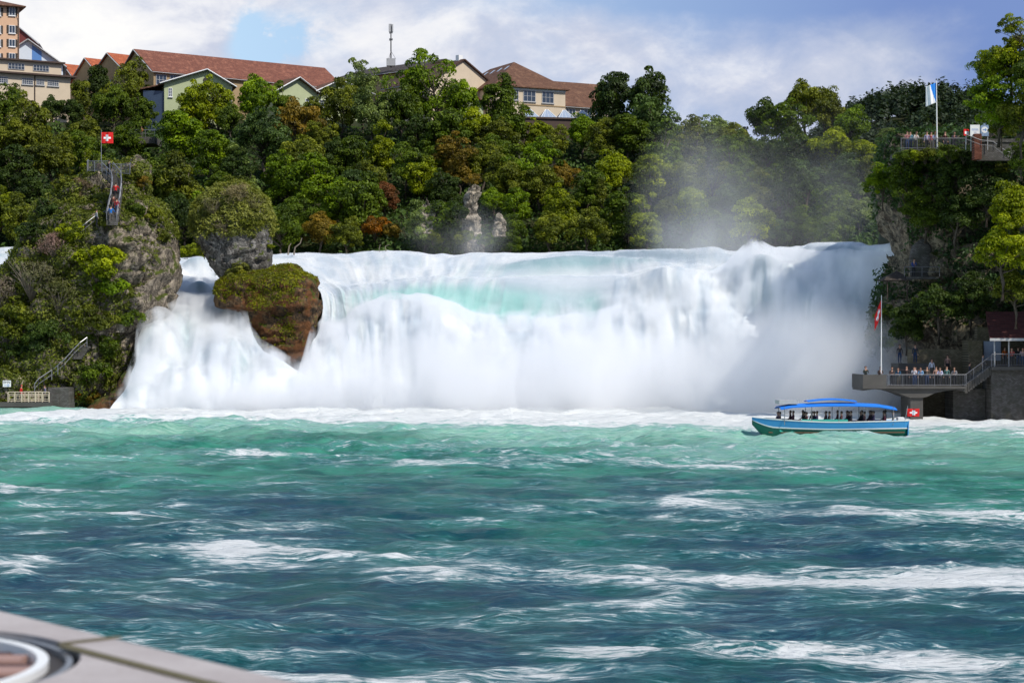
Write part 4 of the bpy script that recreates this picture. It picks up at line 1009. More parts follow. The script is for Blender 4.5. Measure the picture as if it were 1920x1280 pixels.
def m_tiles(name, col, dark):
    def b(q):
        o = q.new('ShaderNodeTexCoord').outputs['Object']
        n = q.noise(o, 1.1, 6, 0.7); n2 = q.noise(q.mapping(o, scale=(5, 5, 5)), 1.2, 3, 0.7)
        w = q.new('ShaderNodeTexWave', wave_type='BANDS', bands_direction='Z'); q.l.new(o, w.inputs['Vector']); w.inputs['Scale'].default_value = 1.4; w.inputs['Distortion'].default_value = 1.0
        c = q.mix(q.rng(n2, 0.35, 0.68), (*dark, 1), (*col, 1)); c = q.mix(q.rng(n, 0.45, 0.75), c, (col[0] * 1.35, col[1] * 1.5, col[2] * 1.5, 1))
        return principled(q, c, 0.85, 0.2, normal=q.bump(q.math('ADD', w.outputs['Fac'], n2), 0.7, 0.05))
    return material(name, b)


def m_masonry(name, col):
    def b(q):
        o = q.new('ShaderNodeTexCoord').outputs['Object']
        br = q.new('ShaderNodeTexBrick'); q.l.new(q.mapping(o, scale=(1, 1, 1), rot=(math.pi / 2, 0, 0)), br.inputs['Vector'])
        br.inputs['Scale'].default_value = 2.2; br.inputs['Color1'].default_value = (*col, 1); br.inputs['Color2'].default_value = (col[0] * .55, col[1] * .52, col[2] * .5, 1)
        br.inputs['Mortar'].default_value = (col[0] * .3, col[1] * .3, col[2] * .3, 1); br.inputs['Mortar Size'].default_value = 0.03
        c = q.mix(q.rng(q.noise(o, 1.2, 7, 0.7), 0.4, 0.7), br.outputs['Color'], (col[0] * .4, col[1] * .42, col[2] * .36, 1))
        return principled(q, c, 0.9, 0.2, normal=q.bump(br.outputs['Fac'], 0.6, 0.04))
    return material(name, b)


M['peach'] = flat('peach_plaster', (0.62, 0.40, 0.26), .85, .2, 0, .13, .6); M['cream'] = flat('cream_plaster', (0.58, 0.48, 0.355), .85, .2, 0, .15, .6)
M['ochre'] = flat('ochre_plaster', (0.35, 0.25, 0.14), .85, .2, 0, .2, .9); M['greenish'] = flat('pale_green_plaster', (0.41, 0.45, 0.27), .85, .2, 0, .16, .8)
M['white'] = flat('white_paint', (0.78, 0.78, 0.76), .5, .4, 0, .05); M['blueclad'] = flat('pale_blue_cladding', (0.62, 0.70, 0.80), .5, .4, 0, .05)
M['bluepanel'] = flat('blue_panel', (0.10, 0.24, 0.55), .4, .5, 0, .06); M['maroon'] = flat('maroon_boards', (0.16, 0.035, 0.03), .6, .3, 0, .15)
M['tile'] = m_tiles('red_roof_tiles', (0.24, 0.092, 0.058), (0.11, 0.045, 0.034)); M['tile_red'] = m_tiles('bright_red_roof_tiles', (0.42, 0.115, 0.05), (0.25, 0.07, 0.035))
M['tile_brown'] = m_tiles('brown_roof_tiles', (0.165, 0.082, 0.05), (0.085, 0.045, 0.032)); M['tile_dark'] = m_tiles('dark_brown_roof_tiles', (0.10, 0.055, 0.04), (0.05, 0.03, 0.025)); M['slate'] = m_tiles('dark_slate', (0.075, 0.06, 0.05), (0.04, 0.032, 0.03))
M['trim'] = flat('dark_brown_trim', (0.07, 0.045, 0.035), .6, .3); M['frame'] = flat('grey_window_frame', (0.40, 0.40, 0.40), .5, .4)
M['winwhite'] = flat('white_window_frame', (0.70, 0.70, 0.70), .5, .4)
M['glass'] = flat('dark_window_glass', (0.03, 0.045, 0.07), .12, .8, 0, .3, 1.2); M['skylight'] = flat('skylight_glass', (0.30, 0.36, 0.46), .15, .8, 0, .15)
M['steel'] = flat('galvanised_steel', (0.30, 0.30, 0.31), .4, .5, .6, .1); M['steel_dull'] = flat('dull_railing', (0.16, 0.16, 0.17), .5, .4, .4, .1); M['black'] = flat('black_metal', (0.02, 0.02, 0.022), .5, .4)
M['concrete'] = flat('weathered_concrete', (0.085, 0.08, 0.073), .9, .2, 0, .35, .9); M['stonewall'] = m_masonry('rubble_masonry', (0.22, 0.185, 0.125)); M['masonry_dark'] = m_masonry('dark_masonry', (0.16, 0.15, 0.14))
M['red'] = flat('red_cloth', (0.62, 0.02, 0.02), .7, .2, 0, .06); M['cross'] = flat('white_cloth', (0.85, 0.85, 0.85), .7, .2, 0, .03); M['flagblue'] = flat('blue_cloth', (0.03, 0.24, 0.72), .7, .2, 0, .06)
M['rust_roof'] = m_tiles('dark_red_roof', (0.10, 0.03, 0.025), (0.05, 0.02, 0.02))


# ------------------------------------------------------------------ buildings of the plateau
def ground_pt(px, D): return Vector(((px - 960) / F * D, D))


class House:
    def __init__(s, name, label, a, b, depth, z0, ze, wall, cat='building', group=None):
        A, B = ground_pt(*a), ground_pt(*b); s.ex = (B - A).normalized(); s.L = (B - A).length; s.W = depth; s.H = ze - z0; s.A = A; s.z0 = z0
        s.root = empty(name, (A.x, A.y, z0), math.atan2(s.ex.y, s.ex.x), label, cat, group); s.wall = wall
    def lx(s, px):      # local x on the front wall that the photograph shows at px
        k = (px - 960) / F; return (k * s.A.y - s.A.x) / (s.ex.x - k * s.ex.y)
    def lz(s, px, py):
        x = s.lx(px); D = s.A.y + s.ex.y * x; return EYE + (640 - py) / F * D - s.z0
    def walls(s, roof, rise=0, at=.5, mat=None):
        mb = MB(); L, W, H = s.L, s.W, s.H
        if roof == 'perp': mb.prism([(0, 0, 0), (L, 0, 0), (L, 0, H), (L * at, 0, H + rise), (0, 0, H)], (0, 0, 0), (0, W, 0))
        elif roof == 'along': mb.prism([(0, 0, 0), (0, 0, H), (0, W / 2, H + rise), (0, W, H), (0, W, 0)], (0, 0, 0), (L, 0, 0))
        else: mb.box((0, 0, 0), (L, W, H))
        mb.build('wall', mat or s.wall, s.root)
    def roof(s, kind, rise, mat, over=.7, at=.5, th=.22, trim=None):
        L, W, H = s.L, s.W, s.H + .02; mb = MB(); tb = MB()
        def slab(p, q, d, m=mb):      # sloping slab from line p to line q, extruded along d
            p, q, d = Vector(p), Vector(q), Vector(d); n = (q - p).cross(d).normalized()
            if n.z < 0: n = -n
            m.prism([p, q, q + n * th, p + n * th], (0, 0, 0), d)
        if kind == 'perp':
            k1 = rise / (L * at); k2 = rise / (L * (1 - at))
            slab((-over, -over, H - over * k1), (L * at, -over, H + rise), (0, W + 2 * over, 0)); slab((L + over, -over, H - over * k2), (L * at, -over, H + rise), (0, W + 2 * over, 0))
            for e, k in ((-over, k1), (L + over, k2)):
                tb.tube([(e, -over - .06, H - over * k + .05), (L * at, -over - .06, H + rise + .1)], .11, 4)
        elif kind == 'along':
            k = rise / (W / 2)
            slab((-over, -over, H - over * k), (-over, W / 2, H + rise), (L + 2 * over, 0, 0)); slab((-over, W + over, H - over * k), (-over, W / 2, H + rise), (L + 2 * over, 0, 0))
            tb.tube([(-over - .06, -over, H - over * k + .05), (-over - .06, W / 2, H + rise + .1), (-over - .06, W + over, H - over * k + .05)], .11, 4)
            tb.tube([(-over, -over - .05, H - over * k), (L + over, -over - .05, H - over * k)], .08, 4)
        elif kind == 'hip':
            o = over; c = [(-o, -o, H), (L + o, -o, H), (L + o, W + o, H), (-o, W + o, H)]; t = min(L, W) / 2
            r = [(L / 2, t, H + rise), (L / 2, W - t, H + rise)] if W > L else [(t, W / 2, H + rise), (L - t, W / 2, H + rise)]
            c2 = [(x, y, z - .2) for x, y, z in c]
            f = [(0, 1, 4), (1, 2, 5, 4), (2, 3, 5), (3, 0, 4, 5)] if W > L else [(0, 1, 5, 4), (1, 2, 5), (2, 3, 4, 5), (3, 0, 4)]
            mb.add(c + r + c2, f + [(0, 6, 7, 1), (1, 7, 8, 2), (2, 8, 9, 3), (3, 9, 6, 0), (9, 8, 7, 6)])
        else: mb.box((-over, -over, H), (L + over, W + over, H + .28))
        mb.build('roof', mat, s.root)
        if tb.v: tb.build('verge', trim or M['frame'], s.root)
    def window(s, px0, py0, px1, py1, nx=2, ny=2, frame=None, lab=None):
        x0, x1 = s.lx(px0), s.lx(px1); z1, z0 = s.lz((px0 + px1) / 2, py0), s.lz((px0 + px1) / 2, py1); f = .09; mb = MB(); fr = frame or M['winwhite']
        y0, y1 = -.10, .06
        mb.box((x0, y0, z0), (x0 + f, y1, z1)); mb.box((x1 - f, y0, z0), (x1, y1, z1)); mb.box((x0 + f, y0, z0), (x1 - f, y1, z0 + f)); mb.box((x0 + f, y0, z1 - f), (x1 - f, y1, z1))
        for i in range(1, nx): x = x0 + (x1 - x0) * i / nx; mb.box((x - .035, -.075, z0 + f), (x + .035, y1 - .01, z1 - f))
        for i in range(1, ny): z = z0 + (z1 - z0) * i / ny; mb.box((x0 + f, -.068, z - .03), (x1 - f, y1 - .02, z + .03))
        w = mb.build('window', fr, s.root); MB().box((x0 + f, -.03, z0 + f), (x1 - f, .03, z1 - f)).build('pane', M['glass'], w)
        MB().box((x0 - .1, -.24, z0 - .12), (x1 + .1, .04, z0 - .003)).build('sill', fr, w); return w


def build_houses():
    Z = 43.5
    h = House('hall', 'very long hall with a red tiled roof and ochre gable', (288, 330), (640, 352.6), 13.6, Z, 53.7, M['ochre']); h.walls('along', 4.3); h.roof('along', 4.3, M['tile'], .5)
    h.window(292, 140, 312, 160, 3, 2, M['frame']); h.window(318, 141, 338, 162, 3, 2, M['frame'])
    for i, (pa, ea, ap, rp, D, lab) in enumerate(((240, 138, 204, 103, 338, 'red roofed shed nearest the very long hall, ochre gable wall'), (192, 146, 162, 112, 350, 'red roofed shed between its two neighbours, ridge peeping behind the dark tall tree'), (147, 157, 122, 123, 362, 'bright red roofed shed next to the cream industrial block'))):
        k = ground_pt(pa, D); ze = EYE + (640 - ea) / F * D; h = House('shed', lab, (pa, D), (pa + 74, D + 5.5), 10, Z, ze, M['ochre'], group='red roofed sheds'); kk = (ap - 960) / F
        ey = Vector((-h.ex.y, h.ex.x)); w = (kk * h.A.y - h.A.x) / (ey.x - kk * ey.y); h.W = 2 * abs(w); rise = EYE + (640 - rp) / F * (D + .9 * abs(w)) - ze
        h.walls('along', rise); h.roof('along', rise, M['tile_red'], .4)
        mb = MB(); mb.box((-.12, h.W * .42, h.H - 2.2), (.02, h.W * .58, h.H - .6)); mb.build('window', M['glass'], h.root)
    h = House('tower_block', 'tall peach plastered tower block with a brown hipped roof', (-70, 330.5), (36, 334.5), 12, Z, EYE + 628 / F * 334, M['peach']); h.walls('hip'); h.roof('hip', 1.9, M['tile_brown'], 1.0)
    for (y0, y1) in ((14, 30), (48, 63), (74, 88), (100, 114)):
        for x0, x1 in ((-16, 7), (12, 33)):
            mx = (x0 + x1) / 2; h.window(mx - 6, y0, mx + 6, y1, 2, 1)
            for sgn, nm in ((-1, 'shutter'), (1, 'shutter')):
                xa = h.lx(mx + sgn * 6.2); xb = h.lx(mx + sgn * 10); MB().box((min(xa, xb), -.09, h.lz(mx, y1)), (max(xa, xb), -.02, h.lz(mx, y0))).build('shutter', M['slate'], h.root)
    MB().tube([(h.L - .3, -.9, h.H - .1), (h.L - .15, -.2, h.H - 2.2), (h.L - .15, -.12, .5)], .07, 6).build('downpipe', M['trim'], h.root)
    h = House('gabled_shed', 'blue and white clad shed with a low pitched roof beside the tower block', (-14, 345), (118, 348), 14, Z, EYE + 520 / F * 346, M['blueclad']); h.walls('perp', 4.3); h.roof('perp', 4.3, M['frame'], .6)
    mb = MB(); x0, x1 = h.lx(60), h.lx(78); mb.prism([(x0, -.03, .5), (x1, -.03, .5), (x1, -.03, h.H + 4.3 * (1 - (x1 - h.L / 2) / (h.L / 2)) - .25), (x0, -.03, h.H + 4.3 * (1 - (x0 - h.L / 2) / (h.L / 2)) - .25)], (0, 0, 0), (0, .05, 0)); mb.build('blue_panel', M['bluepanel'], h.root)
    h = House('gabled_house', 'house with a dark red boarded gable just behind the tower block', (0, 356), (70, 357), 10, Z, EYE + 560 / F * 356, M['maroon']); h.walls('perp', 2.8); h.roof('perp', 2.8, M['frame'], .3)
    # the cream two-stepped industrial block
    h = House('industrial_block', 'cream flat roofed industrial block in two steps with banded windows', (-90, 319.5), (132, 329.6), 14, Z - 1, EYE + 505 / F * 322, M['cream']); h.walls('flat'); h.roof('flat', 0, M['trim'], .9)
    for x0, x1, y0, y1 in ((-6, 15, 144, 156), (41, 62, 147, 159), (68, 83, 149, 160), (89, 110, 151, 162)): h.window(x0, y0, x1, y1, 5, 3, M['frame'])
    MB().tube([(h.lx(65), -.12, h.H - .05), (h.lx(65), -.12, .3)], .09, 6).build('downpipe', M['trim'], h.root)
    H0 = h.H + .3; mb = MB(); L2 = h.lx(121); mb.box((.5, 1.8, H0), (L2, h.W - .5, H0 + 2.25)); mb.build('upper_storey', M['cream'], h.root); MB().box((-.3, 1.1, H0 + 2.25), (L2 + .5, h.W, H0 + 2.5)).build('upper_roof', M['trim'], h.root)
    for x0, x1 in ((-20, 3), (21, 51), (68, 97)):
        xa, xb = h.lx(x0), h.lx(x1); mb = MB(); mb.box((xa, 1.66, H0 + .75), (xb, 1.83, H0 + .82)); mb.box((xa, 1.66, H0 + 1.72), (xb, 1.83, H0 + 1.8)); mb.box((xa, 1.66, H0 + 1.24), (xb, 1.83, H0 + 1.29))
        for k in range(6): x = xa + (xb - xa) * k / 5; mb.box((x - .04, 1.655, H0 + .76), (x + .04, 1.82, H0 + 1.79))
        w = mb.build('window', M['frame'], h.root); MB().box((xa + .03, 1.72, H0 + .8), (xb - .03, 1.86, H0 + 1.75)).build('pane', M['glass'], w)
    # green gabled annexes
    for i, (a, b, ea, rise, at, lab, ws) in enumerate((((308, 319), (434, 322), (434, 160, 322), 2.3, .63, 'pale green annex with a wide gable and round vent before the long hall', ((316, 165, 323, 182),)),
                                                       ((520, 336), (594, 341), (594, 175, 341), 2.3, .51, 'pale green annex behind the orange tinted tree', ((521, 182, 533, 196), (572, 186, 588, 200))), ((597, 341), (692, 346), (692, 176, 346), 1.9, .4, 'pale green annex mostly hidden behind the pale green tree', ((598, 188, 616, 202),)))):
        ze = EYE + (640 - ea[1]) / F * ea[2]; h = House('gabled_annex', lab, a, b, 12, Z - 1.5, ze, M['greenish'], group='green annexes of the long hall'); h.walls('perp', rise, at); h.roof('perp', rise, M['tile_brown'], .8, at, trim=M['white'])
        for w in ws: h.window(*w, 2, 3)
        if i == 0:
            bm = MB(); bm.tube([(h.lx(385), -.08, h.lz(385, 150)), (h.lx(385), .02, h.lz(385, 150))], .38, 14); bm.build('vent', M['slate'], h.root)
            mb = MB(); mb.box((-3.4, .6, 0), (-.02, 8, h.H - 1.3)); mb.build('glazed_porch', M['glass'], h.root); mb = MB(); mb.prism([(-3.9, .1, h.H - 1.2), (-.02, .1, h.H - .25), (-.02, .1, h.H - .05), (-3.9, .1, h.H - 1.0)], (0, 0, 0), (0, 8, 0)); mb.build('porch_roof', M['tile_brown'], h.root)
        MB().tube([(h.L + .02, -.5, h.H - .3), (h.L + .02, -.12, h.H - .8), (h.L + .02, -.12, .4)], .08, 6).build('downpipe', M['frame'], h.root)
    # centre
    h = House('hall', 'low hall with a dark roof carrying the antenna mast', (628, 366), (776, 352), 16, Z, EYE + 505 / F * 355, M['ochre']); h.walls('along', 2.6); h.roof('along', 2.6, M['slate'], .6)
    h = House('gabled_house', 'brown roofed gabled house with a white chimney, behind the big airy tree', (722, 347), (806, 337), 15, Z, EYE + 484 / F * 340, M['cream']); h.walls('along', 4.3); h.roof('along', 4.3, M['tile_dark'], .5)
    x = h.L - 1.0; MB().box((x - .5, 7.0, h.H + 3.2), (x + .4, 7.9, h.H + 5.3)).build('chimney', M['white'], h.root)
    MB().tube([(2.0, 7.5, h.H + 3.4), (2.0, 7.5, h.H + 5.6)], .05, 5).build('aerial', M['black'], h.root)
    h = House('gabled_house', 'small maroon edged gable between the airy tree and the hipped roof building', (858, 331), (906, 333), 8, Z - 2, EYE + 442 / F * 332, M['greenish']); h.walls('perp', 2.6); h.roof('perp', 2.6, M['tile_brown'], .5, trim=M['maroon'])
    h = House('hipped_building', 'cream building with a big brown hipped roof and skylights', (930, 338), (1060, 344), 24, Z, EYE + 480 / F * 338, M['cream']); h.walls('hip'); h.roof('hip', 5.4, M['tile_brown'], .7)
    for w in ((940, 168, 953, 188), (961, 169, 972, 188), (981, 170, 1004, 191), (1016, 172, 1038, 194)): h.window(*w, 3, 2, M['frame'])
    for yy in (3.0, 7.5, 11.5): h_ = MB(); h_.box((-.08, yy, 3.4 + 2.5), (.05, yy + 1.5, 5.6 + 2.5)); h_.build('window', M['glass'], h.root)
    MB().box((-.04, -.05, h.H - .55), (h.L + .04, -.004, h.H - .02)).build('cornice', M['white'], h.root); MB().box((.02, -.09, h.lz(1000, 197) - .12), (h.L, -.004, h.lz(1000, 197) + .08)).build('band', M['ochre'], h.root)
    k = 5.4 / (h.L / 2)
    for (yy, t) in ((6, .75), (9, .75), (12, .75), (15, .75), (18, .78), (8, .42), (11, .42)):
        x = h.L / 2 * t; z = h.H + x * k + .06; mb = MB(); mb.prism([(x - .45, yy, z - .45 * k), (x + .45, yy, z + .45 * k), (x + .45, yy + .7, z + .45 * k), (x - .45, yy + .7, z - .45 * k)], (0, 0, 0), (-.05, 0, .1)); mb.build('roof_window', M['skylight'], h.root)
    h = House('wing_building', 'lower brown roofed wing beside the hipped building', (1040, 354), (1150, 360), 12, Z, EYE + 444 / F * 354, M['cream']); h.walls('along', 5.0); h.roof('along', 5.0, M['tile_brown'], .5)
    for w in ((1060, 204, 1079, 216), (1089, 205, 1108, 217), (1116, 206, 1130, 217)): h.window(*w, 3, 1, M['winwhite'])
    h = House('flat_building', 'low flat building with four glass roof pyramids', (972, 310), (1118, 313), 9, 37.0, EYE + 418 / F * 310, M['trim']); h.walls('flat'); h.roof('flat', 0, M['trim'], .25)
    for px in (997, 1030, 1063, 1096):
        x = h.lx(px); mb = MB(); b = 1.35; mb.add([(x - b, .3, h.H + .29), (x + b, .3, h.H + .29), (x + b, 3.2, h.H + .29), (x - b, 3.2, h.H + .29), (x - .2, 1.7, h.H + 1.75), (x + .2, 1.7, h.H + 1.75)], [(0, 1, 5, 4), (1, 2, 5), (2, 3, 4, 5), (3, 0, 4), (3, 2, 1, 0)])
        g = mb.build('glass_pyramid', M['skylight'], h.root); mb = MB()
        for a, b_ in (((x - b, .3), (x - .2, 1.7)), ((x + b, .3), (x + .2, 1.7)), ((x + b, 3.2), (x + .2, 1.7))): mb.tube([(a[0], a[1], h.H + .3), (b_[0], b_[1], h.H + 1.78)], .05, 4)
        for t in (-.45, 0, .45): mb.tube([(x + b * t * 1.3, .3, h.H + .31), (x + t * .4, 1.68, h.H + 1.76)], .03, 4)
        mb.build('glazing_bar', M['white'], g)
    # antenna mast
    p = P(733, 112, 356); r = empty('antenna_mast', p, 0, 'tall dark mast with grey panel antennas on the low dark roofed hall', 'mast')
    MB().tube([(0, 0, -1.5), (0, 0, 6.6)], .13, 8, r2=.09).build('pole', M['black'], r)
    for dx, dy, hh in ((-.28, -.1, 1.5), (.30, -.05, 1.45), (.05, .3, 1.4)): MB().box((dx - .13, dy - .07, 5.1), (dx + .13, dy + .07, 5.1 + hh)).build('antenna_panel', M['frame'], r, bevel=.03)
    for z in (3.5, 4.8): mb = MB(); mb.box((-.32, -.12, z), (-.12, .1, z + .4)); mb.box((.12, -.12, z + .05), (.32, .1, z + .4)); mb.box((-.12, -.05, z + .15), (.12, .05, z + .22)); mb.build('radio_box', M['steel_dull'], r)
    MB().box((-.8, -.6, -1.2), (.8, .6, .15)).build('base', M['frame'], r)
    mb = MB()
    for a in (0, 2.1, 4.2): mb.tube([(math.cos(a) * .9, math.sin(a) * .9, .1), (0, 0, 1.6)], .035, 4)
    mb.build('brace', M['steel_dull'], r)
    # white van on the yard
    p = P(296, 223, 322); r = empty('van', (p.x, p.y, p.z), 0.15, 'white delivery van parked in the yard before the green annex', 'van')
    prof = [(-2.1, .35), (2.1, .35), (2.1, 1.75), (1.9, 1.92), (-.9, 1.92), (-1.35, 1.25), (-2.0, 1.05)]
    mb = MB(); mb.prism([(x, -.9, z) for x, z in prof], (0, 0, 0), (0, 1.8, 0)); mb.build('body', M['white'], r, bevel=.06)
    mb = MB(); mb.prism([(-.95, -.915, 1.2), (-.25, -.915, 1.2), (-.25, -.915, 1.75), (-.85, -.915, 1.75)], (0, 0, 0), (0, .02, 0)); mb.build('side_window', M['glass'], r)
    mb = MB(); mb.prism([(-1.36, -.8, 1.28), (-.96, -.8, 1.84), (-.96, .8, 1.84), (-1.36, .8, 1.28)], (0, 0, 0), (-.03, 0, .02)); mb.build('windscreen', M['glass'], r)
    for x in (-1.35, 1.35):
        w = MB(); w.tube([(x, -.92, .34), (x, -.72, .34)], .34, 16); w = w.build('wheel', M['black'], r); MB().tube([(x, -.935, .34), (x, -.925, .34)], .18, 12).build('rim', M['steel'], w)


build_houses()

# ------------------------------------------------------------------ people
def m_cloth():
    def b(q):
        c = q.new('ShaderNodeObjectInfo').outputs['Color']; n = q.noise(q.new('ShaderNodeTexCoord').outputs['Object'], 9, 4, .6)
        return principled(q, q.mix(q.math('MULTIPLY', n, .4), c, (0.01, 0.01, 0.01, 1)), .85, .15)
    return material('jacket_cloth', b)


def m_trousers():
    def b(q):
        r = q.new('ShaderNodeObjectInfo').outputs['Random']
        return principled(q, q.ramp(r, [(0.0, (0.02, 0.02, 0.025)), (0.35, (0.03, 0.05, 0.11)), (0.65, (0.11, 0.10, 0.085)), (0.85, (0.035, 0.035, 0.04))], 'CONSTANT'), .85, .15)
    return material('trousers', b)


M['cloth'] = m_cloth(); M['trousers'] = m_trousers(); M['skin'] = flat('skin', (0.48, 0.27, 0.19), .6, .3, 0, .05); M['hair'] = flat('hair', (0.035, 0.02, 0.012), .7, .3); M['shoe'] = flat('shoe', (0.05, 0.045, 0.045), .6, .3)


def body_mesh(pose):
    """one continuous skinned body, 1.75 m tall, feet at z = 0, facing -Y"""
    J = dict(pelvis=(0, 0, .95), waist=(0, 0, 1.08), chest=(0, .0, 1.30), neck=(0, .0, 1.47), head0=(0, -.01, 1.56), head1=(0, -.015, 1.66), crown=(0, 0, 1.73))
    for s, n in ((-1, 'r'), (1, 'l')):
        J.update({f'hip_{n}': (s * .095, 0, .90), f'knee_{n}': (s * .10, -.02, .50), f'ankle_{n}': (s * .105, .03, .09), f'toe_{n}': (s * .12, -.15, .04),
                  f'shoulder_{n}': (s * .18, 0, 1.41), f'elbow_{n}': (s * .25, .03, 1.13), f'wrist_{n}': (s * .26, -.06, .89)})
    if pose == 'photo':        # holding a phone up
        for s, n in ((-1, 'r'), (1, 'l')): J[f'elbow_{n}'] = (s * .24, -.10, 1.16); J[f'wrist_{n}'] = (s * .07, -.34, 1.38)
    if pose == 'lean':         # forearms on a railing
        for k, v in list(J.items()):
            if v[2] > 1.0 and 'wrist' not in k: J[k] = (v[0], v[1] - (v[2] - 1.0) * .45, v[2] - .04)
        for s, n in ((-1, 'r'), (1, 'l')): J[f'elbow_{n}'] = (s * .24, -.24, 1.12); J[f'wrist_{n}'] = (s * .10, -.46, 1.12)
    if pose == 'point':
        J['elbow_r'] = (-.44, -.06, 1.40); J['wrist_r'] = (-.68, -.10, 1.44)
    if pose == 'climb':
        J['knee_r'] = (-.11, -.26, .66); J['ankle_r'] = (-.11, -.18, .30); J['toe_r'] = (-.12, -.36, .26); J['knee_l'] = (.10, .04, .50); J['ankle_l'] = (.10, .16, .10); J['toe_l'] = (.11, .0, .04)
        for s, n in ((-1, 'r'), (1, 'l')): J[f'elbow_{n}'] = (s * .30, -.12, 1.22); J[f'wrist_{n}'] = (s * .34, -.32, 1.10)
    if pose == 'walk':
        J['knee_r'] = (-.10, -.14, .52); J['ankle_r'] = (-.10, -.24, .12); J['toe_r'] = (-.11, -.42, .08); J['knee_l'] = (.10, .06, .50); J['ankle_l'] = (.10, .30, .14); J['toe_l'] = (.11, .14, .05); J['wrist_r'] = (-.25, .10, .92); J['wrist_l'] = (.25, -.22, .95)
    if pose == 'sit':
        for s, n in ((-1, 'r'), (1, 'l')): J[f'knee_{n}'] = (s * .13, -.44, .90); J[f'ankle_{n}'] = (s * .12, -.44, .50); J[f'toe_{n}'] = (s * .12, -.62, .45); J[f'elbow_{n}'] = (s * .25, -.08, 1.14); J[f'wrist_{n}'] = (s * .14, -.34, 1.0)
    R = dict(pelvis=.135, waist=.125, chest=.150, neck=.058, head0=.085, head1=.100, crown=.060, hip=.098, knee=.062, ankle=.042, toe=.040, shoulder=.066, elbow=.045, wrist=.030)
    E = [('pelvis', 'waist'), ('waist', 'chest'), ('chest', 'neck'), ('neck', 'head0'), ('head0', 'head1'), ('head1', 'crown')]
    for n in 'rl': E += [('pelvis', 'hip_' + n), ('hip_' + n, 'knee_' + n), ('knee_' + n, 'ankle_' + n), ('ankle_' + n, 'toe_' + n), ('chest', 'shoulder_' + n), ('shoulder_' + n, 'elbow_' + n), ('elbow_' + n, 'wrist_' + n)]
    for n in 'rl':             # palm and five fingers
        w = Vector(J['wrist_' + n]); d = (w - Vector(J['elbow_' + n])).normalized(); sd = d.cross(Vector((0, 0, 1)));
        if sd.length < .2: sd = Vector((0, 1, 0))
        sd.normalize(); J['palm_' + n] = tuple(w + d * .07); E.append(('wrist_' + n, 'palm_' + n)); R['palm'] = .026
        dn = sd.cross(d)
        for i, (o, l) in enumerate(((-.03, .075), (-.011, .085), (.011, .08), (.03, .065))):
            a = w + d * .10 + sd * o; b = a + d * l * .6 + dn * .006; c = b + d * l * .4 - dn * .022
            for nm, p in (('fa', a), ('fb', b), ('fc', c)): J[f'{nm}{i}_{n}'] = tuple(p)
            E += [('palm_' + n, f'fa{i}_{n}'), (f'fa{i}_{n}', f'fb{i}_{n}'), (f'fb{i}_{n}', f'fc{i}_{n}')]
        a = w + d * .05 + sd * .04; b = a + d * .04 + sd * .025; J[f'ta_{n}'] = tuple(a); J[f'tb_{n}'] = tuple(b); E += [('palm_' + n, f'ta_{n}'), (f'ta_{n}', f'tb_{n}')]
    names = list(J); idx = {k: i for i, k in enumerate(names)}
    me = bpy.data.meshes.new('b'); me.from_pydata([J[k] for k in names], [(idx[a], idx[b]) for a, b in E], [])
    o = bpy.data.objects.new('b', me); COL.objects.link(o); md = o.modifiers.new('s', 'SKIN'); md.use_smooth_shade = True; o.modifiers.new('u', 'SUBSURF').levels = 1
    sv = me.skin_vertices[0].data
    for k, i in idx.items():
        r = R.get(k.split('_')[0], .0095); flatn = .72 if k in ('waist', 'chest', 'pelvis') else 1.0
        sv[i].radius = (r, r * flatn) if k in ('waist', 'chest', 'pelvis') else (r, r); sv[i].use_root = (k == 'pelvis')
    bpy.context.view_layer.update(); dg = bpy.context.evaluated_depsgraph_get(); out = bpy.data.meshes.new_from_object(o.evaluated_get(dg)); bpy.data.objects.remove(o)
    out.materials.clear()
    for m in (M['cloth'], M['trousers'], M['skin'], M['shoe']): out.materials.append(m)
    jp = [(k, Vector(v)) for k, v in J.items()]; pts = []
    for a, b in E:
        A, B = Vector(J[a]), Vector(J[b]); reg = lambda q: 2 if q.split('_')[0] in ('head0', 'head1', 'crown', 'palm', 'ta', 'tb', 'neck') or q[:2] in ('fa', 'fb', 'fc') else 3 if q.split('_')[0] == 'toe' else 1 if q.split('_')[0] in ('hip', 'knee', 'ankle', 'pelvis') else 0
        for t in (.1, .3, .5, .7, .9): pts.append((A.lerp(B, t), reg(b if t > .45 or reg(b) == 2 and a == 'neck' else a)))
    for p in out.polygons:
        c = p.center; p.material_index = min(pts, key=lambda q: (q[0] - c).length_squared)[1]; p.use_smooth = True
    # hair cap, and a face with nose, eyes and mouth
    hd = Vector(J['head1']); hb = bmesh.new(); bmesh.ops.create_uvsphere(hb, u_segments=12, v_segments=8, radius=.112, matrix=Matrix.Translation(hd + Vector((0, .015, .02))))
    bmesh.ops.delete(hb, geom=[v for v in hb.verts if v.co.y < hd.y - .045 and v.co.z < hd.z + .06 or v.co.z < hd.z - .07], context='VERTS')
    hm = bpy.data.meshes.new('hair'); hb.to_mesh(hm); hb.free(); hm.materials.append(M['hair'])
    fb = MB(); fb.tube([hd + Vector((0, -.095, .015)), hd + Vector((0, -.122, -.025))], .012, 5); 
    for s in (-1, 1): fb.tube([hd + Vector((s * .035, -.088, .02)), hd + Vector((s * .035, -.101, .02))], .011, 6, 1); fb.tube([hd + Vector((s * .10, 0, .0)), hd + Vector((s * .112, .01, .0))], .024, 6)
    fb.tube([hd + Vector((-.025, -.092, -.055)), hd + Vector((.025, -.092, -.055))], .007, 5, 1)
    fo = fb.build('face', [M['skin'], M['hair']]); fm = fo.data; bpy.data.objects.remove(fo)
    return out, hm, fm


POSES = {k: body_mesh(k) for k in ('stand', 'photo', 'lean', 'point', 'climb', 'walk', 'sit')}


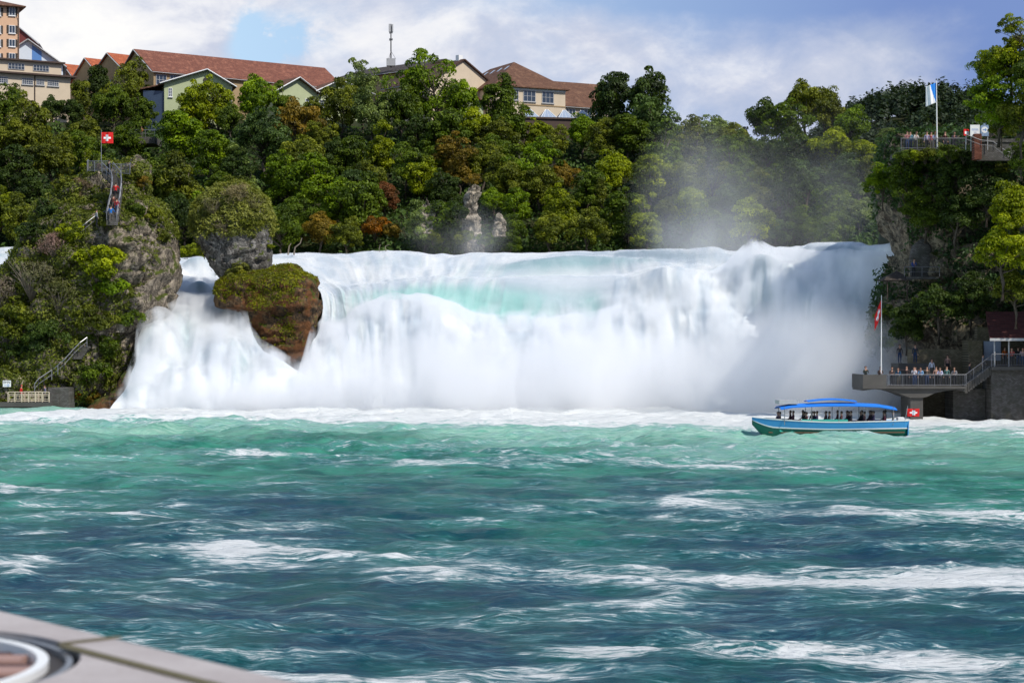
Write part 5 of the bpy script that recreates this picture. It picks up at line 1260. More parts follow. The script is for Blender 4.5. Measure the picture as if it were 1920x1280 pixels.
def person(px, py_feet, D, pose, col, label, yaw=0.0, s=1.0, group=None, z=None, hat=None, loc=None):
    p = loc or P(px, py_feet, D); b, h, f = POSES[pose]
    o = link('person', b, None, label, 'person', group, loc=(p.x, p.y, p.z if z is None else z)); o.rotation_euler = (0, 0, yaw); o.scale = (s, s, s); color_of(o, col)
    hr = link('hair', h, o); link('face', f, o)
    if hat:
        mb = MB(); c = Vector((0, -.01, 1.70)); mb.tube([c + Vector((0, 0, -.03)), c + Vector((0, 0, .03)), c + Vector((0, 0, .09))], .118, 12, r2=.06); mb.build('cap', flat('cap', hat), o)
    return o


def railing(name, label, runs, D=None, posts=1.1, h=1.0, r=.03, mat=None, bars=False, cat='railing', group=None):
    """runs: lists of ground points (Vector); rails at h and h/2, posts between"""
    root = empty(name, runs[0][0], 0, label, cat, group); o = Vector(runs[0][0]); mat = mat or M['steel']
    top = MB(); low = MB(); inf = MB()
    for run in runs:
        run = [Vector(p) - o for p in run]
        top.tube([p + Vector((0, 0, h)) for p in run], r * 1.25, 6)
        (inf if bars else low).tube([p + Vector((0, 0, .12 if bars else h * .5)) for p in run], r * .8, 5)
        for a, b in zip(run[:-1], run[1:]):
            L = (b - a).length; n = max(1, int(round(L / posts)))
            for i in range(n + 1):
                q = a.lerp(b, i / n); MB().tube([q, q + Vector((0, 0, h))], r, 6).build('post', mat, root)
            if bars:
                m = max(2, int(L / .14))
                for i in range(m): q = a.lerp(b, (i + .5) / m); inf.tube([q + Vector((0, 0, .1)), q + Vector((0, 0, h))], r * .42, 4)
    top.build('handrail', mat, root)
    if low.v: low.build('middle_rail', mat, root)
    if inf.v: inf.build('bar_panel', mat, root)
    return root


def on(name, px, py, off=.3):
    h = hit(name, px, py, off); return h


# ------------------------------------------------------------------ flags
def flag_mesh(w, h, mats, pick, droop=0.0, nx=36, ny=24, amp=.12, back=1):
    V = []; Fq = []; mi = []
    for j in range(ny + 1):
        for i in range(nx + 1):
            u, v = i / nx, j / ny; x = u * w * (1 - .55 * droop) * back; z = -v * h - u * w * droop * .9; y = amp * math.sin(u * 7 + v * 1.2) * (.2 + u) + amp * .3 * math.sin(u * 17 + 2 * v)
            V.append((x, y, z))
    for j in range(ny):
        for i in range(nx):
            a = j * (nx + 1) + i; Fq.append((a, a + 1, a + nx + 2, a + nx + 1)); mi.append(pick((i + .5) / nx, (j + .5) / ny))
    me = bpy.data.meshes.new('cloth'); me.from_pydata(V, [], Fq)
    for m in mats: me.materials.append(m)
    me.polygons.foreach_set('material_index', mi); me.polygons.foreach_set('use_smooth', [True] * len(mi)); return me


def swiss(u, v, k=1.0):
    x = abs(u - .5); y = abs(v - .5); return 1 if (x < .30 and y < .10) or (y < .30 and x < .10) else 0


def flagpole(name, base, H, label, cloth, zc, tilt=0.0, r=.05, mat=None, ball=True):
    root = empty(name, base, 0, label, 'flag'); root.rotation_euler[1] = tilt
    MB().tube([(0, 0, -.3), (0, 0, H * .6), (0, 0, H)], r, 8, r2=r * .55).build('pole', mat or M['white'], root)
    if ball: MB().tube([(0, 0, H), (0, 0, H + .12)], r * 1.3, 8, r2=r * .6).build('finial', M['black'], root)
    c = link('flag_cloth', cloth, root, loc=(0, 0, zc)); sm = c.modifiers.new('t', 'SOLIDIFY'); sm.thickness = .012
    return root


def things_on_rocks():
    # summit of the flag rock
    s = .0575
    G = lambda px, py, D=208.5: P(px, py, D)
    b = G(190, 306, 210.5); H = (306 - 244) / F * 210.5
    flagpole('flagpole', b, H, 'slim pole flying the square red flag with white cross on the rock summit', flag_mesh(1.28, 1.22, [M['red'], M['cross']], swiss), H - .25, 0, .04, M['steel'])
    railing('railing', 'steel bar railing round the summit of the flag rock beside the flagpole', [[G(163, 322, 209), G(206, 322, 208), G(206, 325, 206.5)], [G(163, 322, 209), G(166, 319, 212.5)]], h=1.15, bars=True, posts=1.0, group='railings of the flag rock')
    railing('railing', 'steel bar railing at the summit corner nearest the grassy stack', [[G(211, 326, 208), G(243, 328, 207.6), G(244, 324, 211)]], h=1.1, bars=True, posts=.9, group='railings of the flag rock')
    Lr = [(191, 322, 207.5), (208, 338, 206.3), (211, 350, 205.4), (207, 380, 204.0), (200, 412, 202.8)]; Rr = [(212, 322, 207.5), (226, 338, 206.3), (228, 352, 205.4), (224, 385, 204.0), (219, 414, 202.8)]
    railing('stair_railing', 'steep handrail on the flagpole side of the climbers', [[G(*p) for p in Lr]], h=1.0, group='railings of the flag rock', r=.035)
    railing('stair_railing', 'steep handrail on the outer side of the climbers', [[G(*p) for p in Rr]], h=1.0, group='railings of the flag rock', r=.035)
    mb = MB()      # the flight itself
    for i in range(26):
        t = i / 25 * 4; k = min(3, int(t)); f = t - k
        a = G(*Lr[k]).lerp(G(*Lr[k + 1]), f); c = G(*Rr[k]).lerp(G(*Rr[k + 1]), f); y = (a.y + c.y) / 2; z = (a.z + c.z) / 2 - .02
        mb.box((a.x, y - .18, z - .5), (c.x, y + .6, z))
    mb.build('stone_stair', M['masonry_dark'], label='steep narrow stone stair up the flag rock between handrails', cat='stair')
    def rr(pts, off=.5): return [on('flag', x, y, off) or P(x, y, 205) for x, y in pts]
    railing('stair_railing', 'thin handrail descending the shaded shoulder of the flag rock', [rr([(198, 412), (180, 420), (160, 436), (140, 452)])], h=.95, group='railings of the flag rock')
    railing('stair_railing', 'thin handrail between bushes low on the flag rock', [rr([(163, 650), (150, 660), (138, 672), (120, 692), (97, 712)], .9)], h=1.0, r=.04, group='railings of the flag rock')
    railing('stair_railing', 'curved handrail ending at the landing stage', [rr([(97, 712), (82, 722), (72, 729), (65, 738)], 1.2)], h=1.05, r=.04, group='railings of the flag rock')
    mb = MB()
    for i in range(7): h = on('flag', 146 + i * 2.4, 668 - i * 3.4, .3) or P(150, 660, 204); mb.box((h.x - .5, h.y - .3, h.z - .28), (h.x + .5, h.y + .5, h.z - .05))
    mb.build('stone_step', M['masonry_dark'], label='few brown stone steps half hidden between bushes low on the flag rock', cat='steps')
    rows = [(603, 222, 229), (608, 219, 233), (616, 217, 233), (623, 216, 232)]; me = rock_mesh(rows, (on('flag', 225, 614) or P(0, 0, 205)).y, (.8, .6), 88, 20, 30, .12, .1, mat=M['pale_rock']); link('boulder', me, label='small pale boulder in a niche of the flag rock', cat='boulder')
    # landing stage
    z = .85; D = 201.5
    mb = MB(); a = P(-60, 757, D); c = P(98, 757, D); mb.box((a.x, D - .6, z - .5), (c.x, D + 6, z)); mb.build('landing_stage', M['concrete'], label='dark landing stage at the water edge of the flag rock', cat='landing stage')
    mb = MB(); a = P(88, 757, D); c = P(128, 757, D); mb.box((a.x, D + .4, z - .8), (c.x, D + 3, z + 1.5)); mb.box((a.x + .2, D + .2, z - .8), (a.x + 1.2, D + 1, z + .8)); mb.build('stone_wall', M['masonry_dark'], label='grey stone wall of stacked blocks beside the landing stage', cat='wall', bevel=.05)
    r = empty('gangway_railing', P(15, 757, D - .5), 0, 'pale wooden railing of the landing stage with square panels', 'railing'); zz = z - r.location.z; x1 = (92 - 15) / F * D
    for y0, lab in ((0, None), (1.3, None)):
        mb = MB(); mb.box((0, y0, zz + 1.02), (x1, y0 + .06, zz + 1.10)); mb.box((0, y0 + .01, zz + .80), (x1, y0 + .05, zz + .85)); mb.box((0, y0 + .01, zz + .10), (x1, y0 + .05, zz + .16)); mb.build('handrail', M['cream'], r)
        for i in range(7): x = x1 * i / 6; MB().box((x - .04, y0 - .01, zz - .1), (x + .04, y0 + .07, zz + 1.03)).build('post', M['cream'], r)
        mb = MB()
        for i in range(6):
            xa = x1 * (i + .15) / 6; xb = x1 * (i + .85) / 6; mb.box((xa, y0 + .02, zz + .22), (xa + .05, y0 + .045, zz + .79)); mb.box((xb, y0 + .02, zz + .22), (xb + .05, y0 + .045, zz + .79)); mb.box((xa + .05, y0 + .022, zz + .66), (xb, y0 + .043, zz + .70)); mb.box((xa + .05, y0 + .022, zz + .3), (xb, y0 + .043, zz + .34))
        mb.build('panel', M['cream'], r)
    railing('railing', 'dark pipe railing at the far side of the landing stage', [[P(-40, 757, D + 3.2) * 1, P(64, 757, D + 3.2)]], h=1.9, mat=M['steel_dull'], posts=2.2, group='railings of the flag rock')
    r = empty('sign', P(13, 719, D + .2), 0, 'small white sign with a ring symbol at the landing stage', 'sign'); MB().box((-.42, -.03, -.34), (.42, .03, .34)).build('panel', M['white'], r)
    tx = bpy.data.curves.new('t', 'FONT'); tx.body = 'EHN'; tx.size = .36; tx.align_x = 'CENTER'; tx.extrude = .004; to = bpy.data.objects.new('t', tx); COL.objects.link(to); bpy.context.view_layer.update()
    tm = bpy.data.meshes.new_from_object(to.evaluated_get(bpy.context.evaluated_depsgraph_get())); bpy.data.objects.remove(to); tm.materials.clear(); tm.materials.append(M['black']); t = link('lettering', tm, r, loc=(0, -.04, .03)); t.rotation_euler = (math.pi / 2, 0, 0)
    mb = MB(); ring = [(.14 + .10 * math.cos(a * .4189), -.04, -.17 + .10 * math.sin(a * .4189)) for a in range(16)]; mb.tube(ring, .022, 5); mb.box((-.3, -.045, -.19), (-.02, -.032, -.15)); mb.build('symbol', M['bluepanel'], r)
    # people of the flag rock
    def climber(px, py, D, pose, c, lab, **k): person(px, py, D, pose, c, lab, group='visitors on the flag rock', **k)
    climber(205, 331, 206.8, 'climb', (0.02, 0.02, 0.025), 'person in dark jacket nearing the top of the rock stair', yaw=math.pi)
    climber(217, 376, 204.6, 'climb', (0.60, 0.02, 0.02), 'person in bright red shirt climbing the rock stair', yaw=math.pi, s=1.08)
    climber(213, 397, 203.8, 'climb', (0.16, 0.05, 0.035), 'person in brownish red jacket close behind the red shirted climber', yaw=math.pi)
    climber(219, 403, 203.4, 'stand', (0.30, 0.02, 0.03), 'person in dark red half hidden behind the blue jacket', yaw=math.pi)
    climber(208, 418, 202.6, 'climb', (0.02, 0.16, 0.50), 'person in blue jacket with a cyan hood at the foot of the steep flight', yaw=math.pi, s=1.05)
    climber(181, 424, 203.0, 'stand', (0.35, 0.35, 0.36), 'person in grey on the lower path beside the thin handrail', yaw=2.2)
    climber(40, 757, D + .3, 'stand', (0.62, 0.03, 0.03), 'person in red cap and red jacket on the landing stage', yaw=1.4, z=z, hat=(0.6, 0.02, 0.03))
    climber(84, 757, D + .5, 'stand', (0.25, 0.23, 0.33), 'person in grey lilac at the foot of the curved handrail', yaw=-1.0, z=z)
    # little terrace in the wood behind the summit
    a, c = P(228, 262, 300), P(290, 262, 296); mb = MB(); mb.box((a.x, 296, a.z - 1.0), (c.x, 302, a.z)); mb.build('viewing_ledge', M['masonry_dark'], label='stone viewing ledge in the wood behind the rock summit flag', cat='terrace')
    railing('railing', 'low railing of the viewing ledge in the wood', [[Vector((a.x, 296.1, a.z)), Vector((c.x, 296.1, a.z))]], h=1.1, posts=1.4, mat=M['steel'])
    person(241, 262, 297.5, 'lean', (0.62, 0.42, 0.36), 'person in pink leaning on the railing of the viewing ledge in the wood', z=a.z, group='visitors on the viewing ledge')
    person(245.5, 262, 298, 'photo', (0.6, 0.6, 0.62), 'person in white beside the one in pink on the viewing ledge', z=a.z, group='visitors on the viewing ledge')
    person(266, 262, 297.5, 'lean', (0.55, 0.20, 0.04), 'person in orange standing alone on the viewing ledge', z=a.z, group='visitors on the viewing ledge')


things_on_rocks()


# ------------------------------------------------------------------ the cliff side: platform, terraces, flags
def cliff_side():
    D = 173.0; Zd = EYE + (640 - 724) / F * D; X = lambda px, d=D: (px - 960) / F * d
    # cantilevered concrete platform on a pier
    root = empty('viewing_platform', (X(1618), D, Zd), 0, 'dark concrete viewing platform on a pier jutting out before the cliff', 'platform'); L = X(1812) - X(1618); W = 5.6
    mb = MB(); mb.box((0, 0, -.22), (L, W, 0)); mb.build('deck', M['concrete'], root)
    mb = MB(); prof = [(0, -.24), (L, -.24), (L, -.5)] + [(X(px) - X(1618), -(py - 727) / F * D - .22) for px, py in ((1795, 729), (1775, 731), (1755, 735), (1740, 742), (1732, 744), (1708, 744), (1700, 741), (1685, 735), (1665, 730), (1640, 728))] + [(0, -.40)]
    mb.prism([(x, .3, z) for x, z in prof], (0, 0, 0), (0, W - .6, 0)); mb.build('arched_beam', M['concrete'], root)
    mb = MB(); x0, x1 = X(1709) - X(1618), X(1733) - X(1618); mb.box((x0, .5, -5.2), (x1, W - .8, -.85)); mb.build('pier', M['concrete'], root, bevel=.05)
    mb = MB(); mb.box((0, 0, .004), (X(1662) - X(1618), .2, 1.05)); mb.box((0, .2, .004), (.2, W, 1.05)); mb.build('parapet', M['concrete'], root)
    railing('railing', 'dark bar railing along the front of the concrete platform', [[Vector((X(1663), D + .05, Zd)), Vector((X(1812), D + .05, Zd))]], h=1.05, bars=True, posts=1.5, mat=M['steel_dull'], group='railings of the cliff')
    mb = MB(); x0, x1 = X(1682, D + 5), X(1748, D + 5); mb.prism([(x0, D + 4.4, Zd), (x1, D + 4.4, Zd), (x1, D + 4.4, Zd + 1.4), (x1 - .6, D + 4.4, Zd + 2.0), (x0, D + 4.4, Zd + 2.0)], (0, 0, 0), (0, 3.5, 0)); mb.build('concrete_block', M['concrete'], label='raised concrete block at the back of the viewing platform', cat='wall', bevel=.04)
    mb = MB(); mb.box((X(1740), D + 6.5, -1), (X(1862), D + 9, Zd + 3.3)); mb.build('retaining_wall', M['stonewall'], label='rubble retaining wall at the foot of the cliff behind the platform', cat='wall')
    mb = MB(); mb.box((X(1835), D + 3.8, Zd - 1), (X(1862), D + 6.4, EYE + (640 - 655) / F * D + .8)); mb.build('stone_pier', M['stonewall'], label='sunlit yellowish masonry pier beside the dark roofed shelter', cat='wall', bevel=.06)
    mb = MB(); n = 11      # flight of steps up to the shelter
    for i in range(n):
        x = X(1812) + (X(1862) - X(1812)) * i / n; z = Zd + (i + 1) * .16; mb.box((x, D + .6, z - .8), (x + .26, D + 2.4, z))
    mb.build('stone_stair', M['concrete'], label='short stair from the platform up to the shelter terrace', cat='stair')
    a = Vector((X(1812), D + .6, Zd)); c = Vector((X(1862), D + .6, Zd + 1.76)); railing('stair_railing', 'dark sloping railing beside the short stair of the platform', [[a, c]], h=1.0, mat=M['steel_dull'], bars=True, group='railings of the cliff')
    # shelter terrace
    zt = Zd + 1.76; root = empty('shelter', (X(1860), D, zt), 0, 'open shelter with a dark red roof on a terrace at the foot of the cliff', 'shelter'); LL = X(1990) - X(1860)
    MB().box((0, 0, -.3), (LL, 7, 0)).build('terrace_slab', M['concrete'], root); MB().box((0, 5.5, .004), (LL, 6.5, 3.6)).build('back_wall', M['stonewall'], root)
    zr = EYE + (640 - 636) / F * D - zt; mb = MB(); mb.prism([(-.3, -.4, zr), (LL, -.4, zr), (LL, 6, zr + 2.4), (.9, 6, zr + 2.4)], (0, 0, 0), (0, 0, .18)); mb.build('roof', M['rust_roof'], root)
    MB().box((-.3, -.46, zr - .14), (LL, -.405, zr + .1)).build('gutter', M['frame'], root)
    for px in (1866, 1893, 1930): x = X(px) - X(1860); MB().tube([(x, .25, 0), (x, .25, zr)], .07, 8).build('column', M['frame'], root)
    MB().box((X(1872) - X(1860), 5.35, .5), (X(1905) - X(1860), 5.48, 2.3)).build('window', M['skylight'], root)
    railing('railing', 'grey bar railing of the shelter terrace', [[Vector((X(1860), D + .05, zt)), Vector((X(1990), D + .05, zt))]], h=1.15, bars=True, posts=1.6, mat=M['steel_dull'], group='railings of the cliff')
    mb = MB(); mb.box((X(1862), D + .6, -2.5), (X(1990), D + 7, zt - .32)); mb.build('retaining_wall', M['masonry_dark'], label='dark mossy retaining wall under the shelter terrace', cat='wall')
    mb = MB(); mb.box((X(1800), D + 2.6, -2.5), (X(1861), D + 6, Zd - .3)); mb.build('retaining_wall', M['masonry_dark'], label='dark wall under the short stair of the platform', cat='wall')
    # hanging flag
    b = Vector((X(1653.5), D + .35, Zd)); H = (724 - 555) / F * D + .1
    flagpole('flagpole', b, H, 'white pole with a limp hanging red flag on the concrete platform', flag_mesh(1.5, 1.4, [M['red'], M['cross']], swiss, droop=1.1, amp=.10, back=-1), H - .35, 0.004, .05, ball=False)
    # lookout roof and masonry of the cliff path
    r = empty('lookout', P(1676, 545, 186), 0, 'tiny lookout with a pointed dark roof at the cliff edge', 'shelter')
    mb = MB(); mb.add([(-1.35, -1.2, 1.05), (1.5, -1.2, 1.05), (1.5, 1.4, 1.05), (-1.35, 1.4, 1.05), (.3, .1, 1.95), (-1.35, -1.2, .97), (1.5, -1.2, .97), (1.5, 1.4, .97), (-1.35, 1.4, .97)], [(0, 1, 4), (1, 2, 4), (2, 3, 4), (3, 0, 4), (0, 5, 6, 1), (1, 6, 7, 2), (2, 7, 8, 3), (3, 8, 5, 0), (8, 7, 6, 5)]); mb.build('roof', M['slate'], r)
    for x in (-.8, 1.1): MB().tube([(x, -.9, -1.0), (x, -.9, 1.0)], .05, 6).build('post', M['trim'], r)
    h = hit('cliff', 1733, 480) or P(1733, 480, 181)
    rows = [(452, 1722, 1738), (462, 1712, 1744), (480, 1706, 1747), (500, 1706, 1748), (520, 1708, 1748)]; me = rock_mesh(rows, h.y - .1, (.5, 1.2), 91, 40, 60, .12, .06, mat=M['masonry_dark']); link('buttress', me, label='rounded masonry buttress with a ledge on the cliff path', cat='wall')
    y = h.y - 2.0; z5 = EYE + (640 - 519) / F * y; mb = MB(); mb.box(((1700 - 960) / F * y, y, z5 - .2), ((1760 - 960) / F * y, y + 1.5, z5)); mb.build('path_ledge', M['masonry_dark'], label='narrow ledge of the cliff path under the rounded buttress', cat='ledge')
    railing('railing', 'thin railing of the cliff path beside the person in blue', [[Vector(((1696 - 960) / F * y, y + .05, z5)), Vector(((1762 - 960) / F * y, y + .05, z5))]], h=.95, posts=1.6, mat=M['steel_dull'], group='railings of the cliff')
    GP = 'visitors at the cliff'
    person(1715, 519, y + .5, 'lean', (0.04, 0.08, 0.28), 'person in blue looking out from the ledge below the buttress', z=z5, group=GP, loc=Vector(((1715 - 960) / F * y, y + .5, z5)))
    L = [(1623, .6, 'photo', (0.05, 0.06, 0.05), 'person in dark green alone at the outer end of the platform'), (1649, .8, 'lean', (0.11, 0.08, 0.07), 'person in brown at the parapet just before the hanging flag pole'), (1672, .8, 'lean', (0.10, 0.08, 0.08), 'person in dark brown beside the hanging flag pole'),
         (1685, .7, 'lean', (0.04, 0.12, 0.22), 'person in deep blue bending over the platform railing'), (1700, 1.0, 'point', (0.07, 0.05, 0.05), 'person in dark brown pointing along the platform'), (1714, .7, 'photo', (0.62, 0.60, 0.66), 'person in white and lilac in the middle of the platform'),
         (1716, 1.6, 'stand', (0.30, 0.16, 0.14), 'dark haired person just behind the one in white and lilac'), (1727, .8, 'lean', (0.25, 0.46, 0.72), 'person in light blue shirt at the platform railing'), (1738, 1.2, 'point', (0.14, 0.11, 0.09), 'person in brown stretching an arm behind the light blue shirt'),
         (1747, 2.6, 'stand', (0.72, 0.74, 0.84), 'person in bright white shirt standing raised behind the railing'), (1755, 1.0, 'stand', (0.42, 0.25, 0.20), 'person in pinkish brown between the two white shirts'), (1763, .7, 'lean', (0.66, 0.66, 0.85), 'person in white shirt with striped trousers at the railing'),
         (1775, .8, 'stand', (0.10, 0.20, 0.19), 'person in grey teal nearest the stair end of the railing'), (1790, 1.4, 'lean', (0.30, 0.30, 0.32), 'person in grey bending over near the end of the platform')]
    for px, dy, po, c, lab in L: person(px, 0, D + dy, po, c, lab, z=Zd + (.62 if px == 1747 else 0), group=GP, yaw=TR.uniform(-.5, .5), s=TR.uniform(.95, 1.04), loc=Vector((X(px, D + dy), D + dy, Zd)))
    for px, py, po, c, lab in ((1687, 0, 'stand', (0.06, 0.05, 0.05), 'person in black with a pale cap on the raised concrete block'), (1716, 0, 'stand', (0.04, 0.05, 0.07), 'person in dark jacket with white print on the raised concrete block')): person(px, 0, D + 5.4, po, c, lab, z=Zd + 2.0, group=GP, loc=Vector((X(px, D + 5.4), D + 5.4, Zd + 2)))
    for px, d, zz, po, c, lab in ((1777, 5.6, 1.0, 'stand', (0.36, 0.22, 0.18), 'person in faded pink before the retaining wall'), (1818, 1.6, .35, 'walk', (0.05, 0.05, 0.07), 'person in dark clothes walking onto the short stair'), (1843, 1.5, 1.1, 'walk', (0.30, 0.28, 0.30), 'person in grey walking up the short stair'),
                                 (1884, 3.2, 1.76, 'stand', (0.60, 0.13, 0.02), 'person in orange jacket under the shelter roof'), (1897, .6, 1.76, 'lean', (0.50, 0.10, 0.09), 'person in red shirt at the railing of the shelter terrace'), (1909, 2.4, 1.76, 'stand', (0.03, 0.03, 0.035), 'person in black under the shelter roof'), (1917, .7, 1.76, 'lean', (0.45, 0.32, 0.34), 'person in dusty pink at the edge of the shelter terrace')):
        person(px, 0, D + d, po, c, lab, group=GP, yaw=(1.3 if po == 'walk' else TR.uniform(-.4, .4)), loc=Vector((X(px, D + d), D + d, Zd + zz)))
    # ------------- the terrace on top of the cliff
    D2 = 183.0; zt = EYE + (640 - 280) / F * D2; X2 = lambda px: (px - 960) / F * D2
    mb = MB(); mb.box((X2(1692), D2, zt - .5), (X2(1812), D2 + 6, zt)); mb.build('terrace', M['masonry_dark'], label='stone terrace on top of the cliff below the tall flagpole', cat='terrace')
    railing('railing', 'grey railing of the clifftop terrace under the tall flagpole', [[Vector((X2(1690), D2 + .1, zt)), Vector((X2(1812), D2 + .1, zt))]], h=1.05, posts=1.5, bars=True, mat=M['steel_dull'], group='railings of the cliff')
    GT = 'visitors on the clifftop terrace'
    for px, dy, po, c, lab in ((1701, .9, 'photo', (0.45, 0.20, 0.20), 'person in patterned pink at the outer end of the clifftop terrace'), (1707, 1.1, 'stand', (0.16, 0.33, 0.42), 'person in pale teal beside the patterned pink one'), (1716, .8, 'lean', (0.72, 0.66, 0.62), 'person in white with folded arms on the clifftop terrace'),
                               (1738, 1.0, 'stand', (0.50, 0.46, 0.62), 'person in lilac on the clifftop terrace'), (1746, 1.4, 'stand', (0.45, 0.10, 0.12), 'person in dark red beside the lilac one'), (1752, .8, 'lean', (0.46, 0.52, 0.70), 'person in pale blue at the foot of the tall flagpole'),
                               (1772, 1.0, 'stand', (0.07, 0.03, 0.03), 'person in dark maroon right after the tall flagpole'), (1788, 1.2, 'lean', (0.08, 0.06, 0.09), 'person in dark violet at the inner end of the clifftop terrace')):
        y = D2 + dy; person(px, 0, y, po, c, lab, group=GT, s=1.02, yaw=TR.uniform(-.5, .5), loc=Vector(((px - 960) / F * y, y, zt)))
    H = (277 - 146) / F * D2
    flagpole('flagpole', Vector((X2(1759), D2 + .4, zt)), H, 'tall white flagpole with a blue and white flag on the clifftop terrace', flag_mesh(1.25, 1.9, [M['flagblue'], M['cross']], lambda u, v: 0 if u + v * .55 < .62 else 1, droop=.35, amp=.14, back=-1), H - .25, -.012, .07)
    # signs
    Ds = 178.0; Xs = lambda px: (px - 960) / F * Ds; Zs = lambda py: EYE + (640 - py) / F * Ds
    r = empty('sign', (Xs(1828), Ds, Zs(259)), 0, 'plain white notice board with two lines of blue writing', 'sign', 'boards at the hill path'); MB().box((-.44, -.04, .15), (.44, .04, 1.22)).build('panel', M['white'], r, bevel=.01)
    for i, (w, z) in enumerate(((.62, .80), (.62, .70), (.34, .50))):
        mb = MB(); rg = random.Random(i); x = -w / 2 + (.06 if i == 2 else 0)
        while x < w / 2 - .05: l = rg.uniform(.03, .06); mb.box((x, -.047, z), (x + l, -.041, z + rg.uniform(.04, .055))); x += l + .018
        mb.build('lettering', M['bluepanel'], r)
    for x in (-.35, .35): MB().tube([(x, .05, -1.2), (x, .05, 1.1)], .04, 6).build('post', M['frame'], r)
    r = empty('sign', (Xs(1847), Ds + .2, Zs(257)), 0, 'blue grey board with a white disc and dark arrow', 'sign', 'boards at the hill path'); MB().box((-.38, -.04, .1), (.38, .04, 1.3)).build('panel', flat('blue_grey_print', (0.22, 0.30, 0.42), .5, .4, 0, .5, 6), r)
    MB().tube([(0, -.042, .68), (0, -.052, .68)], .30, 28).build('disc', M['white'], r); mb = MB(); mb.box((-.18, -.062, .65), (.08, -.055, .71)); mb.prism([(.06, -.062, .55), (.2, -.062, .68), (.06, -.062, .81), (.02, -.062, .78), (.1, -.062, .68), (.02, -.062, .58)], (0, 0, 0), (0, .006, 0)); mb.build('arrow', M['bluepanel'], r)
    for x in (-.3, .3): MB().tube([(x, .05, -1.2), (x, .05, 1.1)], .04, 6).build('post', M['frame'], r)
    r = empty('sign', (Xs(1813), Ds + .3, Zs(256)), .5, 'small red and white slanted board before the white notice board', 'sign', 'boards at the hill path'); MB().box((-.3, -.04, .1), (.3, .04, .7)).build('panel', M['red'], r); MB().box((-.2, -.06, .25), (.26, -.042, .5)).build('label_strip', M['cross'], r); MB().tube([(0, .05, -1.2), (0, .05, .6)], .04, 6).build('post', M['frame'], r)
    mb = MB(); mb.box((Xs(1824), Ds - .6, Zs(300)), (Xs(1838), Ds + .4, Zs(252))); mb.build('brick_pillar', m_masonry('red_brick', (0.24, 0.09, 0.06)), label='short red brick pillar in front of the white notice board', cat='pillar', bevel=.03)
    mb = MB(); mb.box((Xs(1838), Ds + .5, Zs(300)), (Xs(1990), Ds + 1.2, Zs(262))); mb.box((Xs(1836), Ds + .4, Zs(266) ), (Xs(1992), Ds + 1.3, Zs(262) + .12)); mb.build('path_wall', M['masonry_dark'], label='dark brick wall of the sloping hill path below the signs', cat='wall')
    run = [(1812, 270), (1838, 280), (1862, 283), (1882, 298), (1902, 308), (1925, 316)]; railing('stair_railing', 'long grey railing sloping down the hill path from the signs', [[Vector((Xs(x) * .985, Ds * .985, EYE + (640 - y) / F * Ds * .985)) for x, y in run]], h=.85, posts=1.7, mat=M['steel_dull'], group='railings of the cliff')
    run = [(1856, 247), (1872, 236), (1890, 226), (1905, 220), (1925, 216)]; railing('stair_railing', 'curved handrail climbing the hill above the signs', [[Vector((Xs(x), Ds + 1.4, Zs(y))) for x, y in run]], h=.6, posts=1.7, mat=M['steel'], group='railings of the cliff')
    y = Ds * .98; person(1915, 0, y, 'walk', (0.55, 0.02, 0.03), 'person in red walking down the hill path', yaw=-1.4, group='walkers on the hill path', loc=Vector(((1915 - 960) / F * y, y, EYE + (640 - 320) / F * y)))
    for px, pz, c, lab in ((1856, 255, (.5, .5, .52), 'person in grey white beside the round arrow sign'), (1886, 240, (.06, .05, .05), 'person in dark clothes behind the curved handrail')): person(px, pz, Ds + 2.2, 'walk', c, lab, yaw=1.2, group='walkers on the hill path')


cliff_side()


